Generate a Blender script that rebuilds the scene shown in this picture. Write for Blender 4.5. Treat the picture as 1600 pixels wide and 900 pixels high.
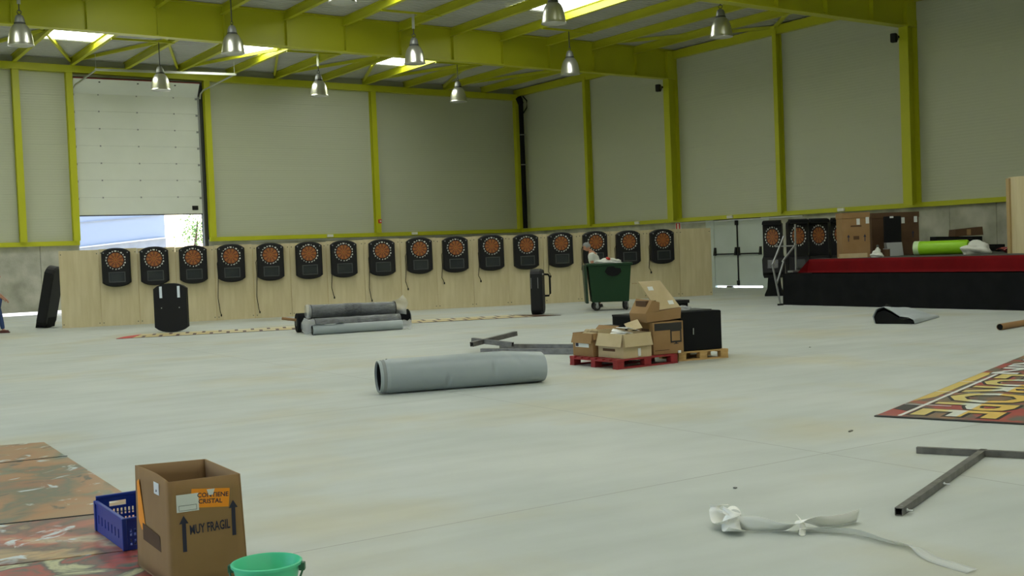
import bpy, bmesh, math, random
from mathutils import Vector, Matrix
random.seed(7)
SC = bpy.context.scene
COL = SC.collection
PI = math.pi
for o in list(bpy.data.objects):
    bpy.data.objects.remove(o)

# ------------------------------------------------------------------ camera
YAW, PITCH, ROLL = 0.5794, -0.0328, 0.0391
cam_d = bpy.data.cameras.new('camera')
cam = bpy.data.objects.new('camera', cam_d)
COL.objects.link(cam)
cam_d.sensor_width = 36.0
cam_d.lens = 36.0 * 1800.0 / 1600.0
cam_d.clip_end = 500
_f = Vector((math.sin(YAW) * math.cos(PITCH), math.cos(YAW) * math.cos(PITCH), math.sin(PITCH)))
_r = Vector((math.cos(YAW), -math.sin(YAW), 0))
_d = _f.cross(_r)
_c, _s = math.cos(ROLL), math.sin(ROLL)
_right = _c * _r + _s * _d
_down = -_s * _r + _c * _d
cam.matrix_world = Matrix(((_right.x, -_down.x, -_f.x, 0), (_right.y, -_down.y, -_f.y, 0),
                           (_right.z, -_down.z, -_f.z, 1.85), (0, 0, 0, 1)))
SC.camera = cam

# ------------------------------------------------------------------ light and view
SKYLIGHT_POWER = 7.8
world = bpy.data.worlds.new('sky'); SC.world = world
world.use_nodes = True
wn = world.node_tree.nodes; wl = world.node_tree.links
for n in list(wn): wn.remove(n)
wo = wn.new('ShaderNodeOutputWorld'); wb = wn.new('ShaderNodeBackground'); ws = wn.new('ShaderNodeTexSky')
ws.sky_type = 'NISHITA'; ws.sun_disc = False
ws.sun_elevation = math.radians(55); ws.sun_rotation = math.radians(55)
ws.air_density = 1.0; ws.dust_density = 2.5
wb.inputs['Strength'].default_value = 0.95
wl.new(ws.outputs[0], wb.inputs[0]); wl.new(wb.outputs[0], wo.inputs[0])
sun_d = bpy.data.lights.new('sun', 'SUN'); sun_d.energy = 5.0; sun_d.angle = 0.01; sun_d.color = (1, .95, .86)
sun = bpy.data.objects.new('sun', sun_d); COL.objects.link(sun)
sun.rotation_euler = Vector((-0.5, -0.35, -0.9)).to_track_quat('-Z', 'Y').to_euler()
vs = SC.view_settings
SC.display_settings.display_device = 'sRGB'
vs.view_transform = 'Standard'; vs.look = 'None'; vs.gamma = 1.0; vs.use_curve_mapping = False
vs.exposure = 0.0
SC.cycles.use_denoising = True
SC.cycles.max_bounces = 10; SC.cycles.diffuse_bounces = 6; SC.cycles.glossy_bounces = 4
SC.cycles.transparent_max_bounces = 8
SC.cycles.sample_clamp_indirect = 6.0

# ------------------------------------------------------------------ materials
MATS = {}
def mat(name, color, rough=.6, metal=0., color2=None, scale=4., detail=4., bump=0., bscale=40., stretch=(1, 1, 1), lo=.35, hi=.65, emit=None, estr=0., alpha=1., spec=None, trans=0.):
    if name in MATS: return MATS[name]
    m = bpy.data.materials.new(name); m.use_nodes = True
    nt = m.node_tree; N = nt.nodes; L = nt.links
    b = N['Principled BSDF']
    b.inputs['Base Color'].default_value = (*color, 1)
    b.inputs['Roughness'].default_value = rough
    b.inputs['Metallic'].default_value = metal
    if spec is not None: b.inputs['Specular IOR Level'].default_value = spec
    if alpha < 1: b.inputs['Alpha'].default_value = alpha
    if trans: b.inputs['Transmission Weight'].default_value = trans
    if color2 or bump:
        tc = N.new('ShaderNodeTexCoord'); mp = N.new('ShaderNodeMapping')
        mp.inputs['Scale'].default_value = stretch
        L.new(tc.outputs['Object'], mp.inputs['Vector'])
    if color2:
        nz = N.new('ShaderNodeTexNoise'); nz.inputs['Scale'].default_value = scale; nz.inputs['Detail'].default_value = detail
        cr = N.new('ShaderNodeValToRGB')
        cr.color_ramp.elements[0].position = lo; cr.color_ramp.elements[1].position = hi
        cr.color_ramp.elements[0].color = (*color, 1); cr.color_ramp.elements[1].color = (*color2, 1)
        L.new(mp.outputs[0], nz.inputs['Vector']); L.new(nz.outputs['Fac'], cr.inputs[0]); L.new(cr.outputs[0], b.inputs['Base Color'])
    if bump:
        n2 = N.new('ShaderNodeTexNoise'); n2.inputs['Scale'].default_value = bscale; n2.inputs['Detail'].default_value = 3
        bp = N.new('ShaderNodeBump'); bp.inputs['Strength'].default_value = bump; bp.inputs['Distance'].default_value = .02
        L.new(mp.outputs[0], n2.inputs['Vector']); L.new(n2.outputs['Fac'], bp.inputs['Height']); L.new(bp.outputs[0], b.inputs['Normal'])
    if emit:
        b.inputs['Emission Color'].default_value = (*emit, 1); b.inputs['Emission Strength'].default_value = estr
    MATS[name] = m
    return m

YEL = mat('yellow green paint', (.48, .50, .014), .42, color2=(.52, .53, .018), scale=.6)
CONC = mat('rough concrete', (.30, .30, .24), .9, color2=(.52, .51, .44), scale=1.1, detail=8, bump=.25, bscale=18)
ROOF = mat('roof sheet', (.47, .48, .44), .55, color2=(.53, .54, .5), scale=.5)
PLY = mat('plywood', (.58, .49, .29), .65, color2=(.66, .57, .36), scale=1.6, detail=5, stretch=(4, 4, .5))
PLY2 = mat('plywood edge', (.42, .30, .14), .7)
BLK = mat('black plastic', (.010, .010, .011), .55, spec=.25)
BLKM = mat('matt black', (.007, .0075, .008), .85, spec=.2)
BLKF = mat('black fabric', (.006, .0068, .0075), .95, color2=(.009, .0095, .0105), scale=3, spec=.15)
SCR = mat('dark screen', (.02, .025, .028), .25)
FRM = mat('screen bezel', (.05, .055, .055), .4)
WHITE = mat('white print', (.75, .75, .7), .6)
ORG = mat('orange segment', (.36, .125, .018), .5)
BRN = mat('brown segment', (.17, .05, .011), .5)
RDS = mat('red segment', (.28, .045, .012), .5)
ALU = mat('galvanised steel', (.58, .6, .6), .38, metal=.9)
ALUD = mat('dull steel', (.30, .31, .31), .5, metal=.6)
SPUN = mat('spun aluminium', (.62, .62, .56), .3, metal=.85)
LENS = mat('lamp glass', (.55, .56, .5), .25)
DOORW = mat('door white', (.70, .73, .66), .45, color2=(.73, .76, .69), scale=1.0)
DARKG = mat('dark grey', (.06, .065, .06), .6)
STEEL = mat('dark steel tube', (.13, .125, .12), .45, metal=.6, color2=(.2, .19, .18), scale=9)
CARD = mat('cardboard', (.27, .155, .06), .8, color2=(.32, .19, .08), scale=2.2, detail=5)
CARDP = mat('pale cardboard', (.47, .37, .21), .8, color2=(.54, .43, .26), scale=3)
CARDI = mat('cardboard inner', (.30, .185, .09), .85)
CARDB = mat('brown dark cardboard', (.085, .042, .018), .85, color2=(.105, .055, .024), scale=3)
EDGE = mat('cardboard cut edge', (.5, .36, .2), .8)
INK = mat('blue black ink', (.02, .02, .045), .7)
ORGS = mat('orange sticker', (.95, .32, .01), .5)
PAPER = mat('paper label', (.72, .74, .72), .6)
REDP = mat('red pallet paint', (.30, .015, .02), .6, color2=(.22, .02, .02), scale=7)
WOOD = mat('pallet wood', (.42, .25, .08), .75, color2=(.52, .33, .13), scale=5, stretch=(1, 6, 6))
VINYL = mat('grey vinyl', (.30, .34, .35), .38, color2=(.34, .38, .39), scale=1.5, bump=.12, bscale=5)
VINYLD = mat('dark grey film roll', (.05, .054, .06), .3, color2=(.11, .118, .126), scale=7, bump=.6, bscale=16, stretch=(1, 3, 3))
FILM = mat('clear plastic film', (.85, .87, .88), .2, alpha=.32, spec=.8)
FILMT = mat('tight plastic film', (.8, .82, .84), .12, alpha=.10, spec=1.0)
VINYLL = mat('darker vinyl edge', (.22, .24, .235), .5)  # darker tone for the middle layer edge of the big roll
VINYLP = mat('pale grey vinyl', (.46, .51, .54), .4)
GREENB = mat('green bin plastic', (.006, .036, .011), .5, spec=.3)
GREEND = mat('dark green plastic', (.008, .035, .014), .5)
RUB = mat('rubber', (.015, .015, .015), .7)
CLOTH = mat('white cloth', (.66, .67, .62), .85, bump=.5, bscale=14)
REDC = mat('red stage cloth', (.15, .005, .007), .9, color2=(.12, .004, .006), scale=2, bump=.2, bscale=6, spec=.1)
STGT = mat('stage top', (.05, .052, .045), .8)
LIME = mat('lime vinyl', (.30, .62, .012), .45)
LIMEL = mat('lime roll wrap end', (.55, .72, .42), .4)
REDR = mat('red label', (.55, .03, .02), .5)
BLUEP = mat('blue crate plastic', (.008, .035, .28), .4)
MINT = mat('mint bucket plastic', (.08, .62, .34), .35)
MINTD = mat('dark green handle', (.02, .12, .06), .4)
TUBE = mat('brown card tube', (.33, .18, .07), .75)
SKIN = mat('skin', (.45, .22, .14), .6)
HAIR = mat('grey hair', (.24, .25, .25), .9)
HAIRB = mat('brown hair', (.04, .025, .015), .9)
SHIRT = mat('light shirt', (.66, .68, .62), .85)
SHIRTB = mat('pale blue shirt', (.5, .56, .62), .85)
JEANS = mat('blue jeans', (.03, .06, .16), .9)
TROUS = mat('dark trousers', (.03, .03, .035), .9)
SHOE = mat('brown shoe', (.10, .03, .02), .6)
DOORG = mat('grey door leaf', (.50, .56, .53), .4, color2=(.55, .61, .58), scale=.8)
PAPST = mat('white paper strip', (.92, .92, .89), .6)
TRANSL = mat('translucent film strip', (.74, .76, .74), .35, alpha=.45)
BWALL = mat('white render', (.40, .455, .52), .8)
YARD = mat('yard concrete', (.55, .54, .5), .9, color2=(.6, .59, .55), scale=2)
RAMP = mat('outside concrete', (.33, .35, .36), .9, color2=(.38, .4, .4), scale=3)
LEAF = mat('leaf green', (.12, .26, .04), .6)
BARK = mat('bark', (.12, .08, .05), .9)
TRIMR = mat('red rubber seal', (.20, .02, .015), .6)
LETY = mat('banner yellow print', (.62, .42, .09), .5, color2=(.58, .46, .13), scale=1.5)
LETW = mat('banner white print', (.66, .68, .66), .5)
LETK = mat('banner black print', (.02, .018, .018), .5)

def band_mat():
    m = bpy.data.materials.new('yellow letters with pale band'); m.use_nodes = True
    N = m.node_tree.nodes; L = m.node_tree.links; b = N['Principled BSDF']; b.inputs['Roughness'].default_value = .5
    tc = N.new('ShaderNodeTexCoord'); sp = N.new('ShaderNodeSeparateXYZ'); cr = N.new('ShaderNodeValToRGB'); mr = N.new('ShaderNodeMapRange')
    mr.inputs[1].default_value = -1.2; mr.inputs[2].default_value = -.2
    e = cr.color_ramp.elements; e[0].color = (.66, .44, .09, 1); e[1].color = (.60, .46, .13, 1)
    for p, c in ((.44, (.66, .44, .09, 1)), (.46, (.62, .66, .62, 1)), (.60, (.60, .62, .50, 1)), (.66, (.60, .50, .18, 1))):
        x = e.new(p); x.color = c
    L.new(tc.outputs['Object'], sp.inputs[0]); L.new(sp.outputs['Y'], mr.inputs[0]); L.new(mr.outputs[0], cr.inputs[0]); L.new(cr.outputs[0], b.inputs['Base Color'])
    return m
LETB = band_mat()

def panel_mat():
    m = bpy.data.materials.new('sandwich panel'); m.use_nodes = True
    N = m.node_tree.nodes; L = m.node_tree.links; b = N['Principled BSDF']
    b.inputs['Base Color'].default_value = (.51, .53, .405, 1); b.inputs['Roughness'].default_value = .36
    tc = N.new('ShaderNodeTexCoord'); sp = N.new('ShaderNodeSeparateXYZ')
    L.new(tc.outputs['Object'], sp.inputs[0])
    mu = N.new('ShaderNodeMath'); mu.operation = 'MULTIPLY'; mu.inputs[1].default_value = 2 * PI / .1
    si = N.new('ShaderNodeMath'); si.operation = 'SINE'
    L.new(sp.outputs['Z'], mu.inputs[0]); L.new(mu.outputs[0], si.inputs[0])
    nz = N.new('ShaderNodeTexNoise'); nz.inputs['Scale'].default_value = .7; nz.inputs['Detail'].default_value = 4
    mp = N.new('ShaderNodeMapping'); mp.inputs['Scale'].default_value = (.5, .5, 14)
    L.new(tc.outputs['Object'], mp.inputs[0]); L.new(mp.outputs[0], nz.inputs['Vector'])
    ad = N.new('ShaderNodeMath'); ad.operation = 'ADD'
    m2 = N.new('ShaderNodeMath'); m2.operation = 'MULTIPLY'; m2.inputs[1].default_value = 1.6
    L.new(nz.outputs['Fac'], m2.inputs[0]); L.new(si.outputs[0], ad.inputs[0]); L.new(m2.outputs[0], ad.inputs[1])
    bp = N.new('ShaderNodeBump'); bp.inputs['Strength'].default_value = .14; bp.inputs['Distance'].default_value = .006
    L.new(ad.outputs[0], bp.inputs['Height']); L.new(bp.outputs[0], b.inputs['Normal'])
    return m
PANEL = panel_mat()

def floor_mat():
    m = bpy.data.materials.new('concrete floor'); m.use_nodes = True
    N = m.node_tree.nodes; L = m.node_tree.links; b = N['Principled BSDF']
    tc = N.new('ShaderNodeTexCoord')
    def noise(scale, detail, stretch=(1, 1, 1), rot=0.):
        mp = N.new('ShaderNodeMapping'); mp.inputs['Scale'].default_value = stretch; mp.inputs['Rotation'].default_value = (0, 0, rot)
        nz = N.new('ShaderNodeTexNoise'); nz.inputs['Scale'].default_value = scale; nz.inputs['Detail'].default_value = detail
        L.new(tc.outputs['Object'], mp.inputs[0]); L.new(mp.outputs[0], nz.inputs['Vector']); return nz.outputs['Fac']
    def ramp(src, p0, p1, c0, c1):
        r = N.new('ShaderNodeValToRGB'); e = r.color_ramp.elements
        e[0].position = p0; e[1].position = p1; e[0].color = (*c0, 1); e[1].color = (*c1, 1)
        L.new(src, r.inputs[0]); return r.outputs[0]
    def mix(f, a, bb, mode='MIX'):
        x = N.new('ShaderNodeMix'); x.data_type = 'RGBA'; x.blend_type = mode
        if isinstance(f, float): x.inputs[0].default_value = f
        else: L.new(f, x.inputs[0])
        L.new(a, x.inputs[6]); L.new(bb, x.inputs[7]); return x.outputs[2]
    base = ramp(noise(.55, 6), .3, .7, (.46, .495, .47), (.54, .565, .535))
    tan = ramp(noise(.42, 5), .52, .66, (1, 1, 1), (.98, .90, .74))
    streak = ramp(noise(1.4, 7, (.5, 2.2, 1), .5), .30, .62, (.88, .88, .87), (1, 1, 1))
    c = mix(.8, base, tan, 'MULTIPLY'); c = mix(.8, c, streak, 'MULTIPLY')
    # saw cut joints on a 6 m grid
    sp = N.new('ShaderNodeSeparateXYZ'); L.new(tc.outputs['Object'], sp.inputs[0])
    def joint(out, off):
        a = N.new('ShaderNodeMath'); a.operation = 'SUBTRACT'; a.inputs[1].default_value = off; L.new(out, a.inputs[0])
        p = N.new('ShaderNodeMath'); p.operation = 'PINGPONG'; p.inputs[1].default_value = 3.; L.new(a.outputs[0], p.inputs[0])
        q = N.new('ShaderNodeMath'); q.operation = 'LESS_THAN'; q.inputs[1].default_value = .006; L.new(p.outputs[0], q.inputs[0]); return q.outputs[0]
    jm = N.new('ShaderNodeMath'); jm.operation = 'MAXIMUM'
    L.new(joint(sp.outputs['X'], 13.6), jm.inputs[0]); L.new(joint(sp.outputs['Y'], 6.8), jm.inputs[1])
    dk = N.new('ShaderNodeRGB'); dk.outputs[0].default_value = (.30, .30, .28, 1)
    c = mix(jm.outputs[0], c, dk.outputs[0])
    L.new(c, b.inputs['Base Color'])
    rr = N.new('ShaderNodeMapRange'); rr.inputs[3].default_value = .42; rr.inputs[4].default_value = .62
    L.new(noise(.8, 4), rr.inputs[0]); L.new(rr.outputs[0], b.inputs['Roughness'])
    bp = N.new('ShaderNodeBump'); bp.inputs['Strength'].default_value = .06; bp.inputs['Distance'].default_value = .02
    L.new(noise(6, 4), bp.inputs['Height']); L.new(bp.outputs[0], b.inputs['Normal'])
    return m
FLOORM = floor_mat()

def sky_panel_mat():
    m = bpy.data.materials.new('translucent skylight'); m.use_nodes = True
    b = m.node_tree.nodes['Principled BSDF']
    b.inputs['Base Color'].default_value = (.8, .82, .78, 1)
    b.inputs['Emission Color'].default_value = (.97, 1.0, .95, 1); b.inputs['Emission Strength'].default_value = SKYLIGHT_POWER
    return m
SKYP = sky_panel_mat()

def art_mat(name, cols, scale, stretch, dist=2.0, strokes=False):
    m = bpy.data.materials.new(name); m.use_nodes = True
    N = m.node_tree.nodes; L = m.node_tree.links; b = N['Principled BSDF']; b.inputs['Roughness'].default_value = .38
    tc = N.new('ShaderNodeTexCoord'); mp = N.new('ShaderNodeMapping'); mp.inputs['Scale'].default_value = stretch
    L.new(tc.outputs['Object'], mp.inputs[0])
    def noise(sc, det, ds):
        nz = N.new('ShaderNodeTexNoise'); nz.inputs['Scale'].default_value = sc; nz.inputs['Detail'].default_value = det; nz.inputs['Distortion'].default_value = ds
        L.new(mp.outputs[0], nz.inputs['Vector']); return nz.outputs['Fac']
    cr = N.new('ShaderNodeValToRGB'); e = cr.color_ramp.elements; n = len(cols)
    while len(e) < n: e.new(.5)
    for i, c in enumerate(cols):
        e[i].position = .26 + .48 * i / (n - 1); e[i].color = (*c, 1)
    L.new(noise(scale, 5, dist), cr.inputs[0]); out = cr.outputs[0]
    if strokes:
        for (sc, p0, p1, col) in ((3.1, .60, .66, (.55, .62, .66)), (2.3, .62, .68, (.05, .055, .05)), (1.7, .60, .70, (.16, .19, .13))):
            r = N.new('ShaderNodeValToRGB'); r.color_ramp.elements[0].position = p0; r.color_ramp.elements[1].position = p1
            L.new(noise(sc, 6, .4 + sc * .3), r.inputs[0])
            x = N.new('ShaderNodeMix'); x.data_type = 'RGBA'; L.new(r.outputs[0], x.inputs[0]); L.new(out, x.inputs[6]); x.inputs[7].default_value = (*col, 1); out = x.outputs[2]
    L.new(out, b.inputs['Base Color'])
    return m
ART_TAN = art_mat('painted print tan', [(.08, .08, .07), (.30, .13, .06), (.12, .13, .09), (.36, .17, .07), (.34, .20, .10), (.11, .14, .10), (.26, .33, .36), (.34, .13, .06)], .8, (1, 1, 1), .6, True)
ART_RED = art_mat('painted print red', [(.05, .04, .04), (.26, .05, .04), (.48, .33, .17), (.12, .09, .08), (.42, .12, .08), (.50, .42, .28), (.13, .10, .09), (.30, .02, .03)], 1.1, (1, 1, 1), .6, True)
ART_DRK = art_mat('painted print dark', [(.03, .04, .04), (.06, .10, .08), (.35, .05, .04), (.05, .06, .06), (.5, .5, .3), (.04, .05, .05)], 2.6, (1, 1.2, 1), .9)
ART_BAN = art_mat('banner red print', [(.06, .065, .06), (.34, .05, .05), (.38, .06, .05), (.10, .11, .09), (.28, .14, .07), (.36, .05, .05)], 1.3, (1, 1, 1), 1.0)

def far_banner_mat():
    m = bpy.data.materials.new('banner block lettering'); m.use_nodes = True
    N = m.node_tree.nodes; L = m.node_tree.links; b = N['Principled BSDF']; b.inputs['Roughness'].default_value = .5
    tc = N.new('ShaderNodeTexCoord'); br = N.new('ShaderNodeTexBrick')
    br.inputs['Color1'].default_value = (.62, .50, .22, 1); br.inputs['Color2'].default_value = (.68, .62, .42, 1)
    br.inputs['Mortar'].default_value = (.10, .05, .04, 1); br.inputs['Scale'].default_value = 1.0
    br.inputs['Mortar Size'].default_value = .045; br.inputs['Brick Width'].default_value = .42; br.inputs['Row Height'].default_value = .70
    L.new(tc.outputs['Object'], br.inputs['Vector']); L.new(br.outputs[0], b.inputs['Base Color'])
    return m
FARB = far_banner_mat()

# ------------------------------------------------------------------ mesh helpers
class MB:
    def __init__(s): s.v = []; s.f = []; s.m = []
    def add(s, vs, fs, mi=0):
        o = len(s.v); s.v += [tuple(v) for v in vs]
        for f in fs: s.f.append(tuple(i + o for i in f)); s.m.append(mi)
        return s
    def box(s, x0, y0, z0, x1, y1, z1, mi=0):
        vs = [(x0, y0, z0), (x1, y0, z0), (x1, y1, z0), (x0, y1, z0), (x0, y0, z1), (x1, y0, z1), (x1, y1, z1), (x0, y1, z1)]
        return s.add(vs, [(0, 3, 2, 1), (4, 5, 6, 7), (0, 1, 5, 4), (1, 2, 6, 5), (2, 3, 7, 6), (3, 0, 4, 7)], mi)
    def hexa(s, b, t, mi=0):
        return s.add(list(b) + list(t), [(0, 3, 2, 1), (4, 5, 6, 7), (0, 1, 5, 4), (1, 2, 6, 5), (2, 3, 7, 6), (3, 0, 4, 7)], mi)
    def bar(s, p0, p1, w, h, mi=0, up=(0, 0, 1)):
        p0 = Vector(p0); p1 = Vector(p1); d = (p1 - p0).normalized(); u = Vector(up)
        if abs(d.dot(u)) > .98: u = Vector((1, 0, 0))
        r = d.cross(u).normalized(); u = r.cross(d).normalized(); a = r * w / 2; c = u * h / 2
        return s.hexa([p0 - a - c, p0 + a - c, p1 + a - c, p1 - a - c], [p0 - a + c, p0 + a + c, p1 + a + c, p1 - a + c], mi)
    def tube(s, path, r, n=8, mi=0, caps=True):
        path = [Vector(p) for p in path]; rings = []
        rs = r if isinstance(r, (list, tuple)) else [r] * len(path)
        for i, p in enumerate(path):
            t = (path[min(i + 1, len(path) - 1)] - path[max(i - 1, 0)]).normalized()
            u = Vector((0, 0, 1)) if abs(t.z) < .95 else Vector((1, 0, 0))
            a = t.cross(u).normalized(); b = a.cross(t)
            rings.append([p + (a * math.cos(2 * PI * k / n) + b * math.sin(2 * PI * k / n)) * rs[i] for k in range(n)])
        vs = [v for R in rings for v in R]; fs = []
        for i in range(len(path) - 1):
            for k in range(n): fs.append((i * n + k, i * n + (k + 1) % n, (i + 1) * n + (k + 1) % n, (i + 1) * n + k))
        if caps: fs.append(tuple(range(n))[::-1]); fs.append(tuple((len(path) - 1) * n + k for k in range(n)))
        return s.add(vs, fs, mi)
    def lathe(s, prof, n=20, c=(0, 0, 0), mi=0, axis='z'):
        vs = []; fs = []
        for (r, z) in prof:
            for k in range(n):
                a = 2 * PI * k / n; x, y = r * math.cos(a), r * math.sin(a)
                if axis == 'z': q = (x, y, z)
                elif axis == 'y': q = (x, z, y)
                else: q = (z, x, y)
                vs.append((c[0] + q[0], c[1] + q[1], c[2] + q[2]))
        for i in range(len(prof) - 1):
            for k in range(n): fs.append((i * n + k, i * n + (k + 1) % n, (i + 1) * n + (k + 1) % n, (i + 1) * n + k))
        return s.add(vs, fs, mi)
    def prism(s, pts, d0, d1, axis='y', mi=0, scale1=1.):
        """outline pts (a,b) extruded between d0 and d1 along axis: y -> (a,d,b); z -> (a,b,d); x -> (d,a,b)"""
        n = len(pts)
        def P(a, b, d): return {'y': (a, d, b), 'z': (a, b, d), 'x': (d, a, b)}[axis]
        vs = [P(a, b, d0) for a, b in pts] + [P(a * scale1, b * scale1, d1) for a, b in pts]
        fs = [tuple(range(n)), tuple(range(2 * n - 1, n - 1, -1))] + [(i, n + i, n + (i + 1) % n, (i + 1) % n) for i in range(n)]
        return s.add(vs, fs, mi)
    def grid(s, fn, nu, nv, mi=0):
        vs = [fn(i / nu, j / nv) for j in range(nv + 1) for i in range(nu + 1)]
        fs = [(j * (nu + 1) + i, j * (nu + 1) + i + 1, (j + 1) * (nu + 1) + i + 1, (j + 1) * (nu + 1) + i) for j in range(nv) for i in range(nu)]
        return s.add(vs, fs, mi)
    def mesh(s, name, mats, smooth=False, fix=True):
        me = bpy.data.meshes.new(name); me.from_pydata(s.v, [], s.f)
        for m in (mats if isinstance(mats, (list, tuple)) else [mats]): me.materials.append(m)
        me.polygons.foreach_set('material_index', s.m)
        if fix:
            bm = bmesh.new(); bm.from_mesh(me); bmesh.ops.recalc_face_normals(bm, faces=bm.faces); bm.to_mesh(me); bm.free()
        if smooth: me.polygons.foreach_set('use_smooth', [True] * len(me.polygons))
        me.update(); return me
    def build(s, name, mats, parent=None, smooth=False, loc=None, rot=None, bevel=0., angle=None, fix=True):
        o = bpy.data.objects.new(name, s.mesh(name, mats, smooth, fix)); COL.objects.link(o)
        if parent: o.parent = parent
        if loc: o.location = loc
        if rot: o.rotation_euler = rot
        if bevel:
            b = o.modifiers.new('bevel', 'BEVEL'); b.width = bevel; b.segments = 2; b.limit_method = 'ANGLE'
        if smooth and angle: o.data.set_sharp_from_angle(angle=math.radians(angle))
        return o
def inst(src, name, parent=None, loc=(0, 0, 0), rot=(0, 0, 0), scale=(1, 1, 1)):
    o = bpy.data.objects.new(name, src if isinstance(src, bpy.types.Mesh) else src.data); COL.objects.link(o)
    o.parent = parent; o.location = loc; o.rotation_euler = rot; o.scale = scale; return o
def tag(o, label, cat=None, group=None, kind=None):
    o['label'] = label
    if cat: o['category'] = cat
    if group: o['group'] = group
    if kind: o['kind'] = kind
    return o
def empty(name, loc=(0, 0, 0), rz=0., label=None, cat=None, group=None, kind=None):
    o = bpy.data.objects.new(name, None); COL.objects.link(o); o.location = loc; o.rotation_euler = (0, 0, rz); o.empty_display_size = .1
    if label: tag(o, label, cat, group, kind)
    return o
def copy_tree(o, parent=None):
    c = o.copy(); COL.objects.link(c); c.parent = parent
    for ch in list(o.children): copy_tree(ch, c)
    return c
def text_mb(body, size, bold=.0, align='CENTER', ext=.0005, flip=False):
    cu = bpy.data.curves.new('t', 'FONT'); cu.body = body; cu.size = size; cu.offset = bold; cu.extrude = ext
    cu.align_x = align; cu.align_y = 'CENTER'; cu.resolution_u = 2
    ob = bpy.data.objects.new('t', cu); COL.objects.link(ob)
    dg = bpy.context.evaluated_depsgraph_get(); me = bpy.data.meshes.new_from_object(ob.evaluated_get(dg))
    bpy.data.objects.remove(ob)
    return me
def text_obj(name, body, size, m, parent, mw, bold=0., align='CENTER', ext=.0005):
    me = text_mb(body, size, bold, align, ext); me.materials.clear(); me.materials.append(m)
    o = bpy.data.objects.new(name, me); COL.objects.link(o); o.parent = parent; o.matrix_local = mw; return o
def frame_mat(org, ex, ey):
    ex = Vector(ex).normalized(); ey = Vector(ey); ez = ex.cross(ey).normalized(); ey = ez.cross(ex)
    return Matrix(((ex.x, ey.x, ez.x, org[0]), (ex.y, ey.y, ez.y, org[1]), (ex.z, ey.z, ez.z, org[2]), (0, 0, 0, 1)))
def ibeam(w, h, tw, tf):
    a, b = w / 2, h / 2
    return [(-a, -b), (a, -b), (a, -b + tf), (tw / 2, -b + tf), (tw / 2, b - tf), (a, b - tf), (a, b), (-a, b), (-a, b - tf), (-tw / 2, b - tf), (-tw / 2, -b + tf), (-a, -b + tf)]

# ================================================================== THE HALL
XW, YW = 32.88, 49.05          # inner faces of right wall and back wall
XL, YR = -8.5, -10.95          # left wall and rear wall, out of view
ZG = 2.83                      # height of the yellow girt over the concrete base
PUR = 2.18
def roof_z(x): return 10.0 + .014 * (XW - x)

floor = MB().box(XL, YR, -.3, XW + .25, YW + .25, 0).build('floor', FLOORM)
tag(floor, 'worn pale grey concrete floor of the hall with tan stains', 'floor', kind='structure')

# ---- back wall
wall_back = empty('wall_back', (0, YW, 0), 0, 'pale panelled back wall with concrete base and lifting door', 'wall', kind='structure')
wb_ = wall_back
DX0, DX1 = 11.10, 16.42
def cladding(parent, runs, axis, z0, ztop):
    """stacked sandwich panels 1 m high, one object each, axis 'x' along back wall, 'y' along right wall"""
    cache = {}
    for (a, b, zb) in runs:
        L = b - a; z = zb
        while z < ztop - .02:
            hgt = min(1.0, ztop - z); key = (round(L, 3), round(hgt, 3))
            if key not in cache:
                m = MB()
                if axis == 'x': m.box(.002, .0, .0015, L - .002, .08, hgt - .0015)
                else: m.box(.0, .002, .0015, .08, L - .002, hgt - .0015)
                cache[key] = m.mesh('cladding_panel', PANEL)
            inst(cache[key], 'cladding_panel', parent, (a, .0, z) if axis == 'x' else (.0, a, z)); z += hgt
COLA = [24.58, 16.62, 10.95, 8.92]
cladding(wb_, [(-8.5, 2.5, ZG), (2.5, 8.92, ZG), (8.92, 10.95, ZG), (16.62, 24.58, ZG), (24.58, XW, ZG)], 'x', ZG, 10.6)
MB().box(10.95, .17, 8.90, 16.62, .22, 10.7).build('lintel_panel', PANEL, wb_)
MB().box(10.95, .0, 9.62, 16.62, .17, 10.7).build('lintel_panel', PANEL, wb_)
MB().box(10.95, .05, 9.50, 16.62, .17, 9.62).build('lintel_panel', DARKG, wb_)
MB().box(-8.5, .12, 2.6, 10.95, .2, 10.7).box(16.62, .12, 2.6, XW + .2, .2, 10.7).build('backing_sheet', DARKG, wb_)
# concrete base panels; left ones stand clear of the ground, so daylight shows under them
for (a, b, zb) in [(-8.5, -3.2, .13), (-3.2, 1.3, .13), (1.3, 5.9, .13), (5.9, 9.55, .13), (9.55, 11.05, .13), (16.5, 20.6, 0), (20.6, 24.6, 0), (24.6, 28.7, 0), (28.7, XW + .2, 0)]:
    MB().box(a + .008, .0, zb, b - .008, .2, ZG).build('concrete_panel', CONC, wb_)
MB().box(-8.5, .2, .13, 11.05, .26, 2.9).box(16.5, .2, 0, XW + .3, .26, 2.9).build('backing_sheet', DARKG, wb_)  # unseen dark sheets added to stop daylight through the base panel gaps
MB().box(-8.5, -.16, ZG - .09, 11.07, 0, ZG + .09).build('girt', YEL, wb_)
MB().box(16.5, -.16, ZG - .09, XW, 0, ZG + .09).build('girt', YEL, wb_)
for x in COLA + [2.5, -3.5]:
    MB().prism(ibeam(.26, .26, .03, .03), ZG + .09, 9.45 + .014 * (XW - x), 'z').build('steel_column', YEL, wb_, loc=(x, -.14, 0))
MB().box(XW - .34, -.3, ZG + .09, XW - .16, -.02, 9.42).build('steel_column', YEL, wb_)
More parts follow.
